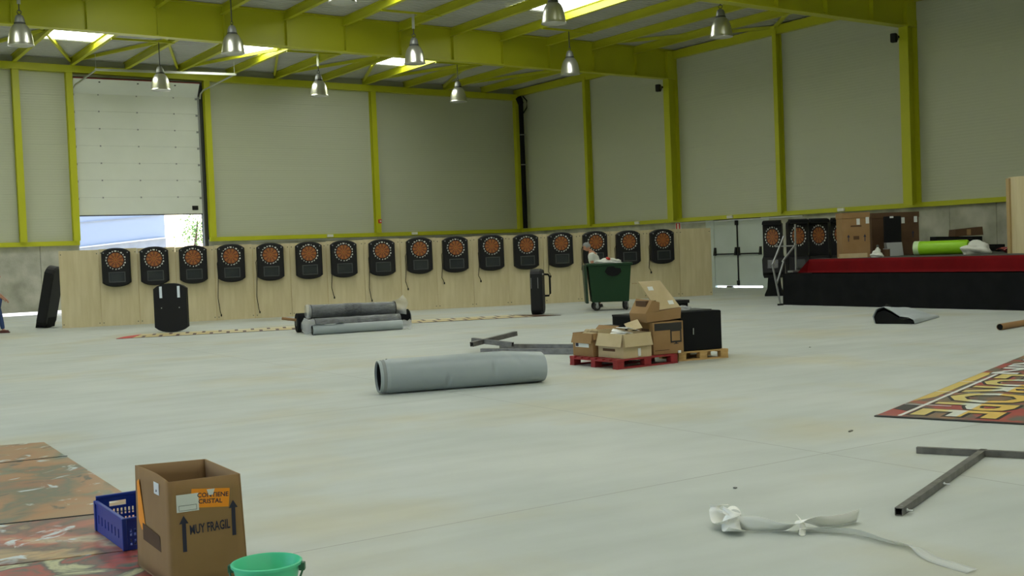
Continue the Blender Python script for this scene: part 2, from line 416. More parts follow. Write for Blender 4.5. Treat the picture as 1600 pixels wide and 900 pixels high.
# rafter beam across the top of the back wall
zr0, zr1 = 9.42, 9.70
xs0 = -8.5
MB().hexa([(xs0, -.34, zr0 + .014 * (XW - xs0)), (XW, -.34, zr0), (XW, 0, zr0), (xs0, 0, zr0 + .014 * (XW - xs0))],
          [(xs0, -.34, zr1 + .014 * (XW - xs0)), (XW, -.34, zr1), (XW, 0, zr1), (xs0, 0, zr1 + .014 * (XW - xs0))]).build('rafter', YEL, wb_)
# conduit strip and emergency light boxes on the girt
MB().box(18.3, -.2, ZG - .16, 32.6, -.17, ZG - .125).build('conduit', ALU, wb_)
for x in (22.1, 26.5):
    o = MB().box(x - .15, -.24, ZG - .05, x + .15, -.161, ZG + .07).build('emergency_light', WHITE, None, bevel=.01, loc=(0, YW, 0))
    tag(o, 'small white emergency light box on back wall girt ' + ('left of the red call box column' if x < 24 else 'right of the red call box column'), 'light', 'emergency lights on the girts')
o = MB().box(-.07, -.09, -.09, .07, 0, .09).box(-.035, -.105, -.035, .035, -.09, .035, 1).build('alarm_box', [REDR, WHITE], loc=(24.62, YW - .275, 3.45), bevel=.008)
tag(o, 'small red call box on the yellow column of the back wall', 'alarm box')

# ---- lifting door in back wall
door = empty('door_1', (0, YW, 0), 0, 'half raised white sectional lifting door in back wall', 'door', kind='structure')
zj = [3.96, 4.69, 5.40, 6.11, 6.82, 7.53, 8.24, 8.95]
for i in range(7):
    s_ = MB().box(DX0, .1, zj[i] + .003, DX1 - .13, .15, zj[i + 1] - .003).build('door_section', DOORW, door)
    MB().box(DX0, .15, zj[i + 1] - .04, DX1 - .13, .158, zj[i + 1] + .04).build('joint_light_stop', DARKG, s_)  # unseen strip added to block daylight through the section joints
    for t in (.2, .5, .8):
        x = DX0 + t * (DX1 - .13 - DX0)
        MB().box(x - .028, .084, zj[i + 1] - .04 - (.02 if i == 6 else 0), x + .028, .1, zj[i + 1] + .02 - (.03 if i == 6 else 0)).build('hinge', ALUD, s_)
    for x in (DX0 + .03, DX1 - .2):
        MB().box(x - .03, .06, zj[i + 1] - .1, x + .05, .1, zj[i + 1] - .02).build('roller_bracket', ALUD, s_)
# top section tilted into the hall
th = MB().hexa([(DX0, .1, 8.945), (DX1 - .13, .1, 8.945), (DX1 - .13, .15, 8.945), (DX0, .15, 8.945)],
               [(DX0, -.30, 9.50), (DX1 - .13, -.30, 9.50), (DX1 - .13, -.26, 9.53), (DX0, -.26, 9.53)]).build('door_section', DOORW, door)
MB().box(DX0, -.315, 9.50, DX1 - .13, -.25, 9.545).build('top_seal', TRIMR, door)
for t in (.2, .5, .8):
    x = DX0 + t * (DX1 - .13 - DX0); MB().box(x - .035, -.24, 9.37, x + .035, -.21, 9.43).build('hinge', DARKG, th)
MB().box(DX0, .09, 3.92, DX1 - .13, .16, 3.96).build('bottom_seal', RUB, door)
MB().box(15.85, .06, 4.12, 16.1, .1, 4.3).build('lift_handle', BLK, door)
for x in (DX0 - .04, DX1 - .1):
    MB().box(x - .025, .05, 0, x + .025, .15, 9.0).build('guide_rail', ALUD, door)
MB().box(DX1 - .15, .16, 0, DX1 + .2, .2, 9.5).build('jamb', DARKG, door)
MB().box(DX0 - .15, .16, 0, DX0 - .01, .2, 9.5).build('jamb', DARKG, door)
BARY = -2.5
for x, xe, ze in ((DX0 - .0, 11.47, 9.54), (DX1 - .05, 17.06, 9.64)):
    MB().tube([(x, -.02, 8.9), (x, -.16, 9.1), (x + .05, -.4, 9.22), (xe, BARY, ze - .03)], .035, 6).build('curved_track', ALU, door)
MB().bar((11.42, BARY, 9.52), (17.12, BARY, 9.62), .06, .09).build('spreader_bar', ALU, door)
for x, z in ((11.47, 9.58), (17.06, 9.66)):
    MB().tube([(x, BARY, z), (x, BARY + .02, 10.15)], .012, 5).build('hanger_wire', ALU, door)

# ---- right wall
wall_right = empty('wall_right', (XW, 0, 0), 0, 'pale panelled right wall with yellow columns and concrete base', 'wall', kind='structure')
BC = [43.05, 37.05, 31.05, 25.05, 19.05, 13.05, 7.05, 1.05, -4.95]
edges = [YW] + BC + [YR]
cladding(wall_right, [(edges[i + 1], edges[i], ZG) for i in range(len(edges) - 1)], 'y', ZG, 10.05)
MB().box(.1, YR, 2.6, .18, YW + .2, 10.2).build('backing_sheet', DARKG, wall_right)
yj = [YW, 45.2, 41.3, 37.3, 35.46]
yj2 = [31.9, 27.9, 23.82, 22.1, 18.1, 14.1, 10.1, 6.1, 2.1, -1.9, -5.9, YR]
for a in (yj, yj2):
    for i in range(len(a) - 1): MB().box(0, a[i + 1] + .008, 0, .2, a[i] - .008, ZG).build('concrete_panel', CONC, wall_right)
MB().box(.2, YR, 0, .26, 31.9, 2.9).box(.2, 35.46, 0, .26, YW + .2, 2.9).build('backing_sheet', DARKG, wall_right)  # added behind the base panels to keep daylight out of their joints
MB().box(0, 31.9, 2.76, .2, 35.46, ZG + .02).build('lintel', CONC, wall_right)
MB().box(-.16, YR, ZG - .07, 0, YW, ZG + .09).build('girt', YEL, wall_right)
for i, y in enumerate(BC):
    if i % 2:
        MB().prism(ibeam(.36, .50, .03, .04), ZG + .0, 9.0, 'z').build('steel_column', YEL, wall_right, loc=(-.26, y, 0), rot=(0, 0, PI / 2))
    else:
        MB().prism(ibeam(.20, .30, .025, .03), ZG + .0, 9.75, 'z').build('steel_column', YEL, wall_right, loc=(-.16, y, 0), rot=(0, 0, PI / 2))
MB().box(-.24, YR, 9.62, -.02, YW, 9.95).build('eave_beam', YEL, wall_right)
MB().box(-.2, 30.0, ZG - .14, -.165, 36.8, ZG - .11).build('conduit', ALU, wall_right)
for y, w in ((39.63, 'above the dart machines'), (33.82, 'above the grey double door'), (28.16, 'above the standing dart cabinets')):
    o = MB().box(XW - .24, y - .15, ZG - .05, XW - .161, y + .15, ZG + .07).build('emergency_light', WHITE, bevel=.01)
    tag(o, 'small white emergency light box on right wall ' + w, 'light', 'emergency lights on the girts')
o = MB().box(XW - .03, 36.95, 2.42, XW - .005, 37.3, 2.75).box(XW - .034, 36.99, 2.45, XW - .03, 37.26, 2.72, 1).box(XW - .037, 37.08, 2.47, XW - .034, 37.17, 2.70, 0).build('fire_sign', [WHITE, REDR])
tag(o, 'small red and white fire extinguisher sign beside the end plywood sheet', 'sign')
# rain pipe in the corner
pipe = empty('rain_pipe', (XW - .32, YW - .75, 0), 0, 'tall black pipe running down the corner of the walls', 'pipe')
MB().tube([(0, 0, ZG + .1), (0, 0, 9.3)], .12, 12).build('pipe', BLKM, pipe, smooth=True, angle=50)
MB().tube([(0, 0, 9.2), (-.02, .03, 9.35), (-.06, .1, 9.5)], .16, 10).build('elbow', BLKM, pipe, smooth=True, angle=50)
MB().tube([(.05, -.15, 9.55), (.1, -.4, 9.3), (.1, -.38, 8.95), (.05, -.12, 8.7)], .03, 6).build('cable_loop', BLKM, pipe)
for z in (6.1, 7.6): MB().box(-.15, -.14, z, .13, -.05, z + .05).build('clamp', ALUD, pipe)
# emergency exit
dd = empty('door_2', (XW, 0, 0), 0, 'grey double exit door with black push bars in right wall', 'door', kind='structure')
for (a, b) in ((33.68, 35.0), (32.32, 33.64)):
    lf = MB().box(.03, a, .07, .09, b, 2.73).build('door_leaf', DOORG, dd, bevel=.006)
    MB().box(-.075, a + .08, 1.33, -.045, b - .08, 1.38).build('push_bar', BLK, lf)
    for y in (a + .06, b - .06): MB().hexa([(-.08, y - .05, 1.30), (.03, y - .05, 1.30), (.03, y + .05, 1.30), (-.08, y + .05, 1.30)], [(-.03, y - .04, 1.62), (.03, y - .04, 1.62), (.03, y + .04, 1.62), (-.03, y + .04, 1.62)]).build('bar_bracket', BLK, lf)
MB().box(.0, 33.63, .07, .03, 33.69, 2.72).build('lock_rod', BLK, dd)
MB().box(-.05, 33.60, 2.5, .03, 33.72, 2.74).build('lock_keep', BLK, dd)
MB().box(-.04, 33.61, .1, .03, 33.71, .28).build('lock_keep', BLK, dd)
MB().box(.0, 35.0, 0, .14, 35.46, 2.76).box(.0, 31.9, 0, .14, 32.32, 2.76).build('frame', DOORG, dd)
MB().box(.0, 34.05, 0, .1, 34.35, .065).build('threshold_block', DARKG, dd)

# ---- unseen left and rear walls, with an open vehicle door on the left
wall_left = MB().box(XL - .2, YR, 0, XL, 6, 11).box(XL - .2, 18, 0, XL, YW, 11).box(XL - .2, 6, 5.2, XL, 18, 11).build('wall_left', PANEL)
tag(wall_left, 'pale panelled left wall outside the picture with open vehicle door', 'wall', kind='structure')
wall_rear = MB().box(XL, YR - .2, 0, XW, YR, 11).build('wall_rear', PANEL)
tag(wall_rear, 'pale panelled rear wall behind the viewpoint', 'wall', kind='structure')

# ---- ceiling: sheets, skylights, purlins, girders
ceil = empty('ceiling', (0, 0, 0), 0, 'ribbed pale metal roof on yellow green girders and purlins', 'ceiling', kind='structure')
kx = lambda k: XW - PUR * k
SKX = [(kx(5), kx(4)), (kx(8), kx(7)), (kx(11), kx(10)), (kx(14), kx(13)), (kx(17), kx(16))]
SKY_ = [(41.05, 45.05), (29.05, 33.05), (17.05, 21.05), (5.05, 9.05), (-6.95, -2.95)]
def sheet_mesh(x0, x1, y0, y1, m, name):
    pts = []; n = 4; p = (y1 - y0) / n
    for i in range(n):
        y = y0 + i * p
        pts += [(y - .03 if i == 0 else y, .049 if i == 0 else .045), (y + .34 * p, .045), (y + .46 * p, .0), (y + .86 * p, .0)]
    pts.append((y1, .045))
    mb = MB()
    vs = [(x0, y, roof_z(x0) + z) for y, z in pts] + [(x1, y, roof_z(x1) + z) for y, z in pts]; k = len(pts)
    mb.add(vs, [(i, i + 1, k + i + 1, k + i) for i in range(k - 1)])
    return mb.build(name, m, ceil, fix=False)
y = YR
while y < YW - .01:
    band = [s for s in SKY_ if s[0] - .01 <= y and y + 1 <= s[1] + .01]
    xs = [XL]
    if band:
        for a, b in sorted(SKX): xs += [a, b]
    xs.append(XW + .1)
    for i in range(0, len(xs), 2): sheet_mesh(xs[i], xs[i + 1], y, y + 1, ROOF, 'roof_sheet')
    y += 1.0
for (ya, yb) in SKY_:
    for (xa, xb) in SKX:
        MB().hexa([(xa, ya, roof_z(xa) + .02), (xb, ya, roof_z(xb) + .02), (xb, yb, roof_z(xb) + .02), (xa, yb, roof_z(xa) + .02)],
                  [(xa, ya, roof_z(xa) + .05), (xb, ya, roof_z(xb) + .05), (xb, yb, roof_z(xb) + .05), (xa, yb, roof_z(xa) + .05)]).build('skylight_panel', SKYP, ceil)
GY = [37.05, 25.05, 13.05, 1.05]
pm = MB().prism(ibeam(.15, .30, .02, .03), 0, 11.98, 'y').mesh('purlin', YEL)
bays = [37.05, 25.05, 13.05, 1.05, YR]
for bi, y0 in enumerate(bays):
    for k in range(1, 19):
        if bi >= 3 and k % 1: continue
        x = kx(k); inst(pm, 'purlin', ceil, (x, y0 + .01, roof_z(x) - .15))
for gy in GY:
    g = MB()
    def gp(x, dz): return roof_z(x) + dz
    for (w, a, b) in ((.36, -1.22, -1.18), (.02, -1.18, -.04), (.36, -.04, -.005)):
        g.hexa([(XL, gy - w / 2, gp(XL, a)), (XW - .02, gy - w / 2, gp(XW, a)), (XW - .02, gy + w / 2, gp(XW, a)), (XL, gy + w / 2, gp(XL, a))],
               [(XL, gy - w / 2, gp(XL, b)), (XW - .02, gy - w / 2, gp(XW, b)), (XW - .02, gy + w / 2, gp(XW, b)), (XL, gy + w / 2, gp(XL, b))])
    go = g.build('girder', YEL, ceil)
    st = MB().box(-.008, -.17, -1.17, .008, .17, -.31).mesh('stiffener', YEL)
    for k in range(1, 19): inst(st, 'stiffener', go, (kx(k), gy, roof_z(kx(k))))
    MB().box(XW - .5, gy - .17, 8.79, XW - .02, gy + .17, 9.95).build('end_plate', YEL, go)
# diagonal wind bracing in the end bay
for k in (2, 4, 6, 8, 10, 12):
    for dk in (2, -2):
        a = (kx(k), YW - .1, roof_z(kx(k)) - .09); b = (kx(k + dk), 37.2, roof_z(kx(k + dk)) - .09)
        MB().bar(a, b, .09, .12).build('roof_brace', YEL, ceil)
for k in (1, 3):
    a = (kx(0) - .1, 31.2, roof_z(kx(0)) - .09); b = (kx(2), 25.3 if k == 1 else 36.8, roof_z(kx(2)) - .09)
    MB().bar(a, b, .09, .12).build('roof_brace', YEL, ceil)
mt_ = MB().box(-PUR + .09, -.05, -.05, -.09, .05, .03).mesh('roof_tie', YEL)
for (k, yy) in ((1, 26.2), (2, 26.2), (9, 42.0), (10, 42.0), (7, 42.0), (5, 41.2), (4, 40.6), (2, 40.0)): inst(mt_, 'roof_tie', ceil, (kx(k), yy, roof_z(kx(k)) - .06))

# ---- outside the lifting door
yard = MB().box(-60, YW + .25, -.15, 90, 140, -.02).box(XL - 50, -60, -.15, XL - .2, YW + .25, -.02).box(XW + .26, -60, -.15, 90, YW + .25, -.02).build('yard_ground', YARD)
tag(yard, 'sunlit pale yard ground outside the open door', 'ground', kind='structure')
ob = empty('outside_building', (0, 62, 0), 0, 'bluish white building wall seen through the gap under the lifting door', 'building')
MB().box(2, 0, 0, 18.45, 6, 9).build('wall', BWALL, ob)
MB().hexa([(9, -.08, 0), (18.45, -.08, 0), (18.45, .0, 0), (9, 0, 0)], [(9, -.08, 2.4), (18.45, -.08, 3.22), (18.45, 0, 3.22), (9, 0, 2.4)]).build('concrete_plinth', RAMP, ob)
MB().bar((9, -.1, 2.42), (18.45, -.1, 3.25), .12, .07).build('coping', WHITE, ob)
MB().bar((9, -.03, 3.75), (18.2, -.03, 4.45), .06, .04).build('panel_joint', RAMP, ob)
tree = empty('tree', (24.4, 75, 0), 0, 'sunlit green tree outside seen under the lifting door', 'tree')
MB().tube([(0, 0, 0), (.1, 0, 1.5), (-.1, .1, 3.0), (.1, 0, 4.6)], [.16, .13, .1, .05], 8).build('trunk', BARK, tree)
rl = random.Random(3); lm = MB()
for i in range(420):
    c = Vector((rl.gauss(0, .55), rl.gauss(0, .55), 3.9 + rl.gauss(0, .65)))
    a = Vector((rl.uniform(-1, 1), rl.uniform(-1, 1), rl.uniform(-1, 1))).normalized() * .11
    b = a.cross(Vector((rl.uniform(-1, 1), rl.uniform(-1, 1), 1))).normalized() * .06
    lm.add([c - a, c + b, c + a, c - b], [(0, 1, 2, 3)])
o = lm.build('foliage', LEAF, tree, fix=False); o['kind'] = 'stuff'

# ================================================================== HANGING LAMPS
def make_lamp():
    r = empty('pendant_lamp', (0, 0, 0))
    pr = [(.08, .22), (.11, .215), (.16, .18), (.205, .12), (.24, .05), (.265, -.04), (.285, -.15), (.298, -.26), (.305, -.30), (.315, -.31), (.305, -.315), (.29, -.29), (.27, -.15), (.23, .02), (.1, .17)]
    MB().lathe(pr, 24).build('reflector', SPUN, r, smooth=True)
    MB().lathe([(.0, .44), (.05, .435), (.085, .41), (.115, .33), (.125, .25), (.125, .22), (.09, .21)], 20).build('ballast_housing', ALUD, r, smooth=True)
    MB().lathe([(.13, .205), (.135, .215), (.135, .235), (.128, .245)], 20).build('collar', DARKG, r, smooth=True)
    MB().lathe([(.30, -.295), (.2, -.312), (.0, -.318)], 24).build('lens', LENS, r, smooth=True)
    MB().tube([(.05 * math.cos(a), 0, .50 + .05 * math.sin(a)) for a in [i * 2 * PI / 10 for i in range(11)]], .012, 5).build('hook', DARKG, r)
    MB().box(-.012, -.012, .53, .012, .012, .72).build('suspension_cable', DARKG, r)
    return r
LZ = 8.56
LP = [(6.6, 35.05, 'at the far left edge under the first girder'), (12.56, 34.3, 'left of the white spreader bar below the first girder'), (12.72, 42.4, 'hanging in front of the lifting door'),
      (18.85, 42.1, 'above the panel right of the lifting door'), (18.75, 34.05, 'in front of the small skylight at centre'), (25.15, 42.0, 'above the panel left of the corner'),
      (19.2, 26.65, 'beside the large skylight at the top edge'), (25.3, 34.2, 'near the right end of the first girder'), (25.4, 26.4, 'below the second girder near the right wall'),
      (12.6, 26.5, 'cut by the top edge left of centre')]
lamp0 = make_lamp(); STRAPS = []
for i, (x, y, w) in enumerate(LP):
    o = lamp0 if i == 0 else copy_tree(lamp0)
    o.location = (x, y, LZ); o.rotation_euler = (0, 0, i * .7); o.scale = (1.16, 1.16, 1.16)
    zt = roof_z(x) - .34; k0 = math.floor((XW - x) / PUR)
    MB().box(kx(k0 + 1) - .05, y - .03, zt, kx(k0) + .05, y + .03, roof_z(x) - .27).build('lamp_rail', YEL, ceil)
    slim = i in (1, 2, 5, 7)
    hs_ = MB().box(-.04 if not slim else -.012, -.02 if not slim else -.012, .70, .04 if not slim else .012, .02 if not slim else .012, (zt - LZ) / 1.16).build('hanger_strap', ALU if not slim else DARKG, None)
    STRAPS.append((hs_, o))
    tag(o, 'silver bell pendant lamp ' + w, 'lamp', 'pendant lamps under the roof')

for a_, b_ in STRAPS: a_.parent = b_

# ================================================================== PARTITION AND DART MACHINES
PS = Vector((7.72, 36.99, 0)); PU = Vector((.94522, -.32642, 0)); PANG = math.atan2(PU.y, PU.x)
part = empty('plywood_partition', PS, PANG, 'long row of pale plywood sheets standing across the back of the hall', 'partition')
JT = [0, 1.16, 2.29, 3.42, 4.6, 5.78, 6.94, 8.1, 9.3, 10.5, 11.69, 12.92, 14.13, 15.36, 16.61, 17.76, 19.04, 20.28, 21.48]
rp = random.Random(11)
for i in range(18):
    w = JT[i + 1] - JT[i]; hgt = 2.36 + rp.uniform(-.015, .02)
    b = MB().box(.004, 0, 0, w - .004, .022, hgt).build('plywood_sheet', PLY, part, loc=(JT[i], .0 if i % 2 else .012, 0), rot=(0, 0, rp.uniform(-.012, .012)))
    for (sx, sz) in ((.06, .1), (w - .06, .1), (.06, hgt - .12), (w - .06, hgt - .12)):
        MB().box(sx - .014, -.006, sz - .014, sx + .014, 0, sz + .014).build('screw_head', DARKG, b)
for i in range(1, 18):
    MB().box(JT[i] - .05, .035, 0, JT[i] + .05, .10, 2.2).build('stud', WOOD, part)
    if i % 3 == 1: MB().bar((JT[i], .1, 1.8), (JT[i], 1.0, .03), .06, .06).build('rear_prop', WOOD, part)

def cab_outline(w, h, arch, n=9, cr=.06):
    """flat sides with arched top and bottom, centred on x, z from 0 to h"""
    pts = []
    for k in range(n + 1):
        t = -1 + 2 * k / n; pts.append((t * w / 2, arch * t * t * (.55 + .45 * t * t)))
    for k in range(n + 1):
        t = 1 - 2 * k / n; pts.append((t * w / 2, h - arch * t * t * (.55 + .45 * t * t)))
    return pts
def dart_face_mesh(R):
    m = MB(); rings = [0, .10, .2, .52, .62, .93, 1.0]
    for s in range(20):
        for j in range(6):
            a0, a1 = (s - .5) * PI / 10, (s + .5) * PI / 10
            def q(r, a): return (R * r * math.sin(a), -.002 if j % 2 else 0, R * r * math.cos(a))
            if j == 0: mi = 2
            elif j == 1: mi = 0
            elif j in (3, 5): mi = 2 if s % 2 else 1
            else: mi = 0 if s % 2 else 1
            m.add([q(rings[j], a0), q(rings[j + 1], a0), q(rings[j + 1], a1), q(rings[j], a1)], [(0, 1, 2, 3)], mi)
    return m.mesh('dart_face', [ORG, BRN, RDS], fix=False)
NUM = [20, 1, 18, 4, 13, 6, 10, 15, 2, 17, 3, 19, 7, 16, 8, 11, 14, 9, 12, 5]
def number_ring_mesh(R, size):
    bm = bmesh.new()
    for k, v in enumerate(NUM):
        me = text_mb(str(v), size, .005, ext=.002); a = k * PI / 10
        mtx = Matrix.Translation((R * math.sin(a), 0, R * math.cos(a))) @ Matrix.Rotation(PI / 2, 4, 'X')
        me.transform(mtx); bm.from_mesh(me); bpy.data.meshes.remove(me)
    me = bpy.data.meshes.new('number_ring'); bm.to_mesh(me); bm.free(); me.materials.clear(); me.materials.append(WHITE); return me
FACE = dart_face_mesh(.235); RING = number_ring_mesh(.272, .062)
HOUT = cab_outline(.84, 1.2, .13)
head_m = MB(); head_m.prism(HOUT, 0, -.17, 'y')
o2 = [(x * .93, .6 + (z - .6) * .95) for x, z in HOUT]
n_ = len(HOUT)
head_m = MB()
head_m.add([(x, 0, z) for x, z in HOUT] + [(x, -.16, z) for x, z in HOUT] + [(x, -.20, z) for x, z in o2],
           [tuple(range(n_))] + [(i, n_ + i, n_ + (i + 1) % n_, (i + 1) % n_) for i in range(n_)] + [(n_ + i, 2 * n_ + i, 2 * n_ + (i + 1) % n_, n_ + (i + 1) % n_) for i in range(n_)] + [tuple(range(3 * n_ - 1, 2 * n_ - 1, -1))])
HEAD = head_m.mesh('machine_body', BLK)
SCRM = MB().box(-.21, -.004, -.125, .21, .0, .125).mesh('screen', SCR)
bz = MB()
for (x0, z0, x1, z1) in ((-.245, -.16, .245, -.13), (-.245, .13, .245, .16), (-.245, -.13, -.215, .13), (.215, -.13, .245, .13)): bz.box(x0, -.016, z0, x1, 0, z1)
BEZ = bz.mesh('screen_bezel', FRM)
RIM = MB().lathe([(.238, 0), (.245, -.012), (.255, -.012), (.262, 0)], 30, axis='y').mesh('board_rim', BLKM)
def wall_machine(cable):
    r = empty('dart_machine', (0, 0, 0))
    inst(HEAD, 'machine_body', r); d = inst(FACE, 'dart_face', r, (0, -.204, .82)); inst(RIM, 'board_rim', d); inst(RING, 'number_ring', r, (0, -.205, .82))
    b = inst(BEZ, 'screen_bezel', r, (.02, -.2, .30)); inst(SCRM, 'screen', b, (0, -.002, 0))
    for x in (-.36, .36):
        MB().lathe([(.0, -.012), (.018, -.01), (.02, 0)], 8, axis='y').build('corner_bolt', ALUD, r, loc=(x * .97, -.198, 1.05))
    return r
MS = [1.67, 2.8, 3.96, 5.11, 6.32, 7.53, 8.64, 9.88, 11.11, 12.31, 13.53, 14.73, 15.94, 17.17, 18.36, 19.6]
ORD = ['first', 'second', 'third', 'fourth', 'fifth', 'sixth', 'seventh', 'eighth', 'ninth', 'tenth', 'eleventh', 'twelfth', 'thirteenth', 'fourteenth', 'fifteenth', 'sixteenth']
CAB = {3: (-.43, 1.0), 4: (-.45, .95), 6: (-.4, .6), 7: (-.43, .75), 8: (-.46, .45), 9: (-.45, .3), 10: (-.43, .3), 12: (-.42, .25), 13: (-.47, .2), 14: (-.47, .2), 15: (-.46, .25)}
m0 = wall_machine(None)
for i, s in enumerate(MS):
    o = m0 if i == 0 else copy_tree(m0)
    p = PS + PU * s + Vector((PU.y, -PU.x, 0)) * .022
    o.location = (p.x, p.y, 1.185 + rp.uniform(-.012, .012)); o.rotation_euler = (0, 0, PANG)
    tag(o, 'black dart machine with orange board, ' + ORD[i] + ' from the left on the plywood partition', 'dart machine', 'dart machines hung on the plywood')
    if i in CAB:
        x, dz = CAB[i]; zb = -dz
        MB().tube([(-.38, -.03, .78), (x, -.035, .6), (x + .015, -.03, .2), (x - .02, -.03, zb * .5), (x + .03, -.03, zb + .06), (x + .05, -.035, zb)], .011, 5).build('power_cable', BLKM, o)
        MB().box(x + .035, -.05, zb - .07, x + .075, -.02, zb).build('plug', BLKM, o)
# free standing heads on the floor
FACEYAW = -YAW
o = empty('dart_machine', (9.27, 31.0, 0), FACEYAW, 'black dart machine head standing back to front on the floor before the partition', 'dart machine')
inst(HEAD, 'machine_body', o, (0, 0, 0), (0, 0, PI), (1.06, 1, 1.1))
for x in (-.24, .24): MB().box(x - .035, -.02, .93, x + .035, 0, 1.24).build('mounting_rail', ALU, o)
for x in (-.24, .24): MB().lathe([(0, -.015), (.015, -.012), (.016, 0)], 8, axis='y').build('bolt', ALU, o, loc=(x, 0, .66))
o = empty('dart_machine', (7.36, 38.22, 0.02), FACEYAW, 'black dart machine head leaning edge on against the left end of the partition', 'dart machine')
inst(HEAD, 'machine_body', o, (-.02, 0, 0), (.215, 0, PI / 2), (1.0, 1.5, 1.64))
MB().hexa([(-.06, -.3, 0), (.30, -.3, 0), (.30, .3, 0), (-.06, .3, 0)], [(.0, -.3, .30), (.36, -.3, .30), (.36, .3, .30), (.0, .3, .30)]).build('foot_block', BLKM, o)
o = empty('dart_machine', (18.6, 27.0, 0), FACEYAW, 'black dart machine head standing side on with a carrying handle', 'dart machine')
inst(HEAD, 'machine_body', o, (-.22, 0, 0), (0, 0, PI / 2 - .12), (.95, 1.7, 1.08))
MB().tube([(.15, -.05, 1.13), (.26, -.05, 1.12), (.3, -.05, 1.05), (.3, -.05, .58), (.26, -.05, .52), (.15, -.05, .52)], .028, 8).build('handle', BLKM, o, smooth=True)
MB().box(-.04, -.32, 1.12, .12, -.1, 1.16).build('top_plate', ALU, o)
for x in (-.24, -.05): MB().box(x - .006, -.425, .75, x + .006, -.42, 1.05).build('edge_strip', ALUD, o)

# ================================================================== STANDING CABINETS BY THE STAGE
def cabinet():
    r = empty('dart_cabinet', (0, 0, 0))
    MB().prism([(-.34, .0), (.34, .0), (.34, .06), (.24, .25), (.20, .60), (-.20, .60), (-.24, .25), (-.34, .06)], -.3, .3, 'y').build('pedestal', BLKM, r)
    MB().prism([(-.36, .60), (.36, .60), (.40, .70), (.42, 1.2), (.36, 1.35), (.36, 2.38), (.28, 2.45), (-.28, 2.45), (-.36, 2.38), (-.36, 1.35), (-.42, 1.2), (-.40, .70)], -.16, .25, 'y').build('cabinet_body', BLK, r)
    MB().hexa([(-.38, -.34, .78), (.38, -.34, .78), (.38, -.15, .70), (-.38, -.15, .70)], [(-.36, -.2, 1.28), (.36, -.2, 1.28), (.36, -.15, 1.3), (-.36, -.15, 1.3)]).build('control_panel', BLK, r)
    MB().hexa([(-.2, -.345, .92), (.2, -.345, .92), (.2, -.33, .92), (-.2, -.33, .92)], [(-.2, -.265, 1.2), (.2, -.265, 1.2), (.2, -.25, 1.2), (-.2, -.25, 1.2)]).build('control_screen', SCR, r)
    d = inst(FACE, 'dart_face', r, (0, -.17, 1.95), (0, 0, 0), (.95, 1, 1.12)); inst(RIM, 'board_rim', d); inst(RING, 'number_ring', r, (0, -.172, 1.95), (0, 0, 0), (.98, 1, 1.14))
    h = MB().hexa([(-.36, -.42, 2.36), (.36, -.42, 2.36), (.36, -.1, 2.36), (-.36, -.1, 2.36)], [(-.34, -.40, 2.46), (.34, -.40, 2.46), (.34, -.1, 2.5), (-.34, -.1, 2.5)]).build('head_canopy', BLKM, r)
    MB().box(-.3, -.38, 2.35, .3, -.25, 2.36).build('canopy_lamp', DARKG, h)
    return r
cb = cabinet()
for i, (x, y, rz, sc, w) in enumerate([(28.2, 27.2, -.9, 1.0, 'nearest the exit door, its foot clear of the stage'), (28.27, 26.2, -.62, 1.0, 'second from the exit door, behind the thin metal frame'),
                                   (29.05, 26.05, -.6, 1.0, 'third from the exit door behind the stage'), (29.72, 25.72, -.6, 1.0, 'half hidden by the cardboard box on the stage')]):
    o = cb if i == 0 else copy_tree(cb)
    o.location = (x, y, 0); o.rotation_euler = (0, 0, rz); o.scale = (.86, sc, sc)
    tag(o, 'tall black standing dart cabinet ' + w, 'dart cabinet', 'standing dart cabinets behind the stage')

# ================================================================== STAGE
SX, SY = 24.3, 23.12
st = empty('stage', (SX, 8, 0), 0, 'low stage with black skirt and red carpeted upper step at right', 'stage')
MB().box(.05, 0, 0, 8.2, SY - 8 - .05, .86).build('platform', BLKM, st)
def skirt(u, v):
    t = u * (SY - 8); x = .02 + .012 * math.sin(t * 7.3) + .008 * math.sin(t * 17)
    return (x - .02 * (1 - v), t, .0 + v * .885)
MB().grid(skirt, 120, 4).build('skirt', BLKF, st, smooth=True, fix=False)
MB().box(.0, SY - 8 - .05, 0, 8.2, SY - 8 - .02, .885).build('end_skirt', BLKF, st)
MB().box(.6, 0, .86, 8.2, SY - 8 - .55, 1.25).build('upper_step', BLKM, st)
rr = random.Random(5)
def red(u, v):
    t = u * (SY - 8 - .5); f = .03 * math.sin(t * 1.9 + 1) + .02 * math.sin(t * 4.7)
    if v < .3: k = v / .3; return (.08 + k * .42 + f * k, t, .905 + .02 * math.sin(t * 3 + k * 2) * k)
    if v < .8: k = (v - .3) / .5; return (.5 + .06 * k + f * (1 - k), t, .905 + .345 * k)
    k = (v - .8) / .2; return (.56 + k * .35, t, 1.262)
MB().grid(red, 100, 10).build('red_carpet', REDC, st, smooth=True, fix=False)
MB().hexa([(.08, SY - 8 - .5, .905), (.56, SY - 8 - .5, .905), (8, SY - 8 - .5, .9), (8, SY - 8 - .42, .9)], [(.56, SY - 8 - .5, 1.26), (.6, SY - 8 - .5, 1.262), (8, SY - 8 - .5, 1.262), (8, SY - 8 - .45, 1.262)]).build('red_end', REDC, st)
MB().box(.9, 0, 1.25, 8.2, SY - 8 - .55, 1.268).build('stage_floor', STGT, st)
ZT = 1.268

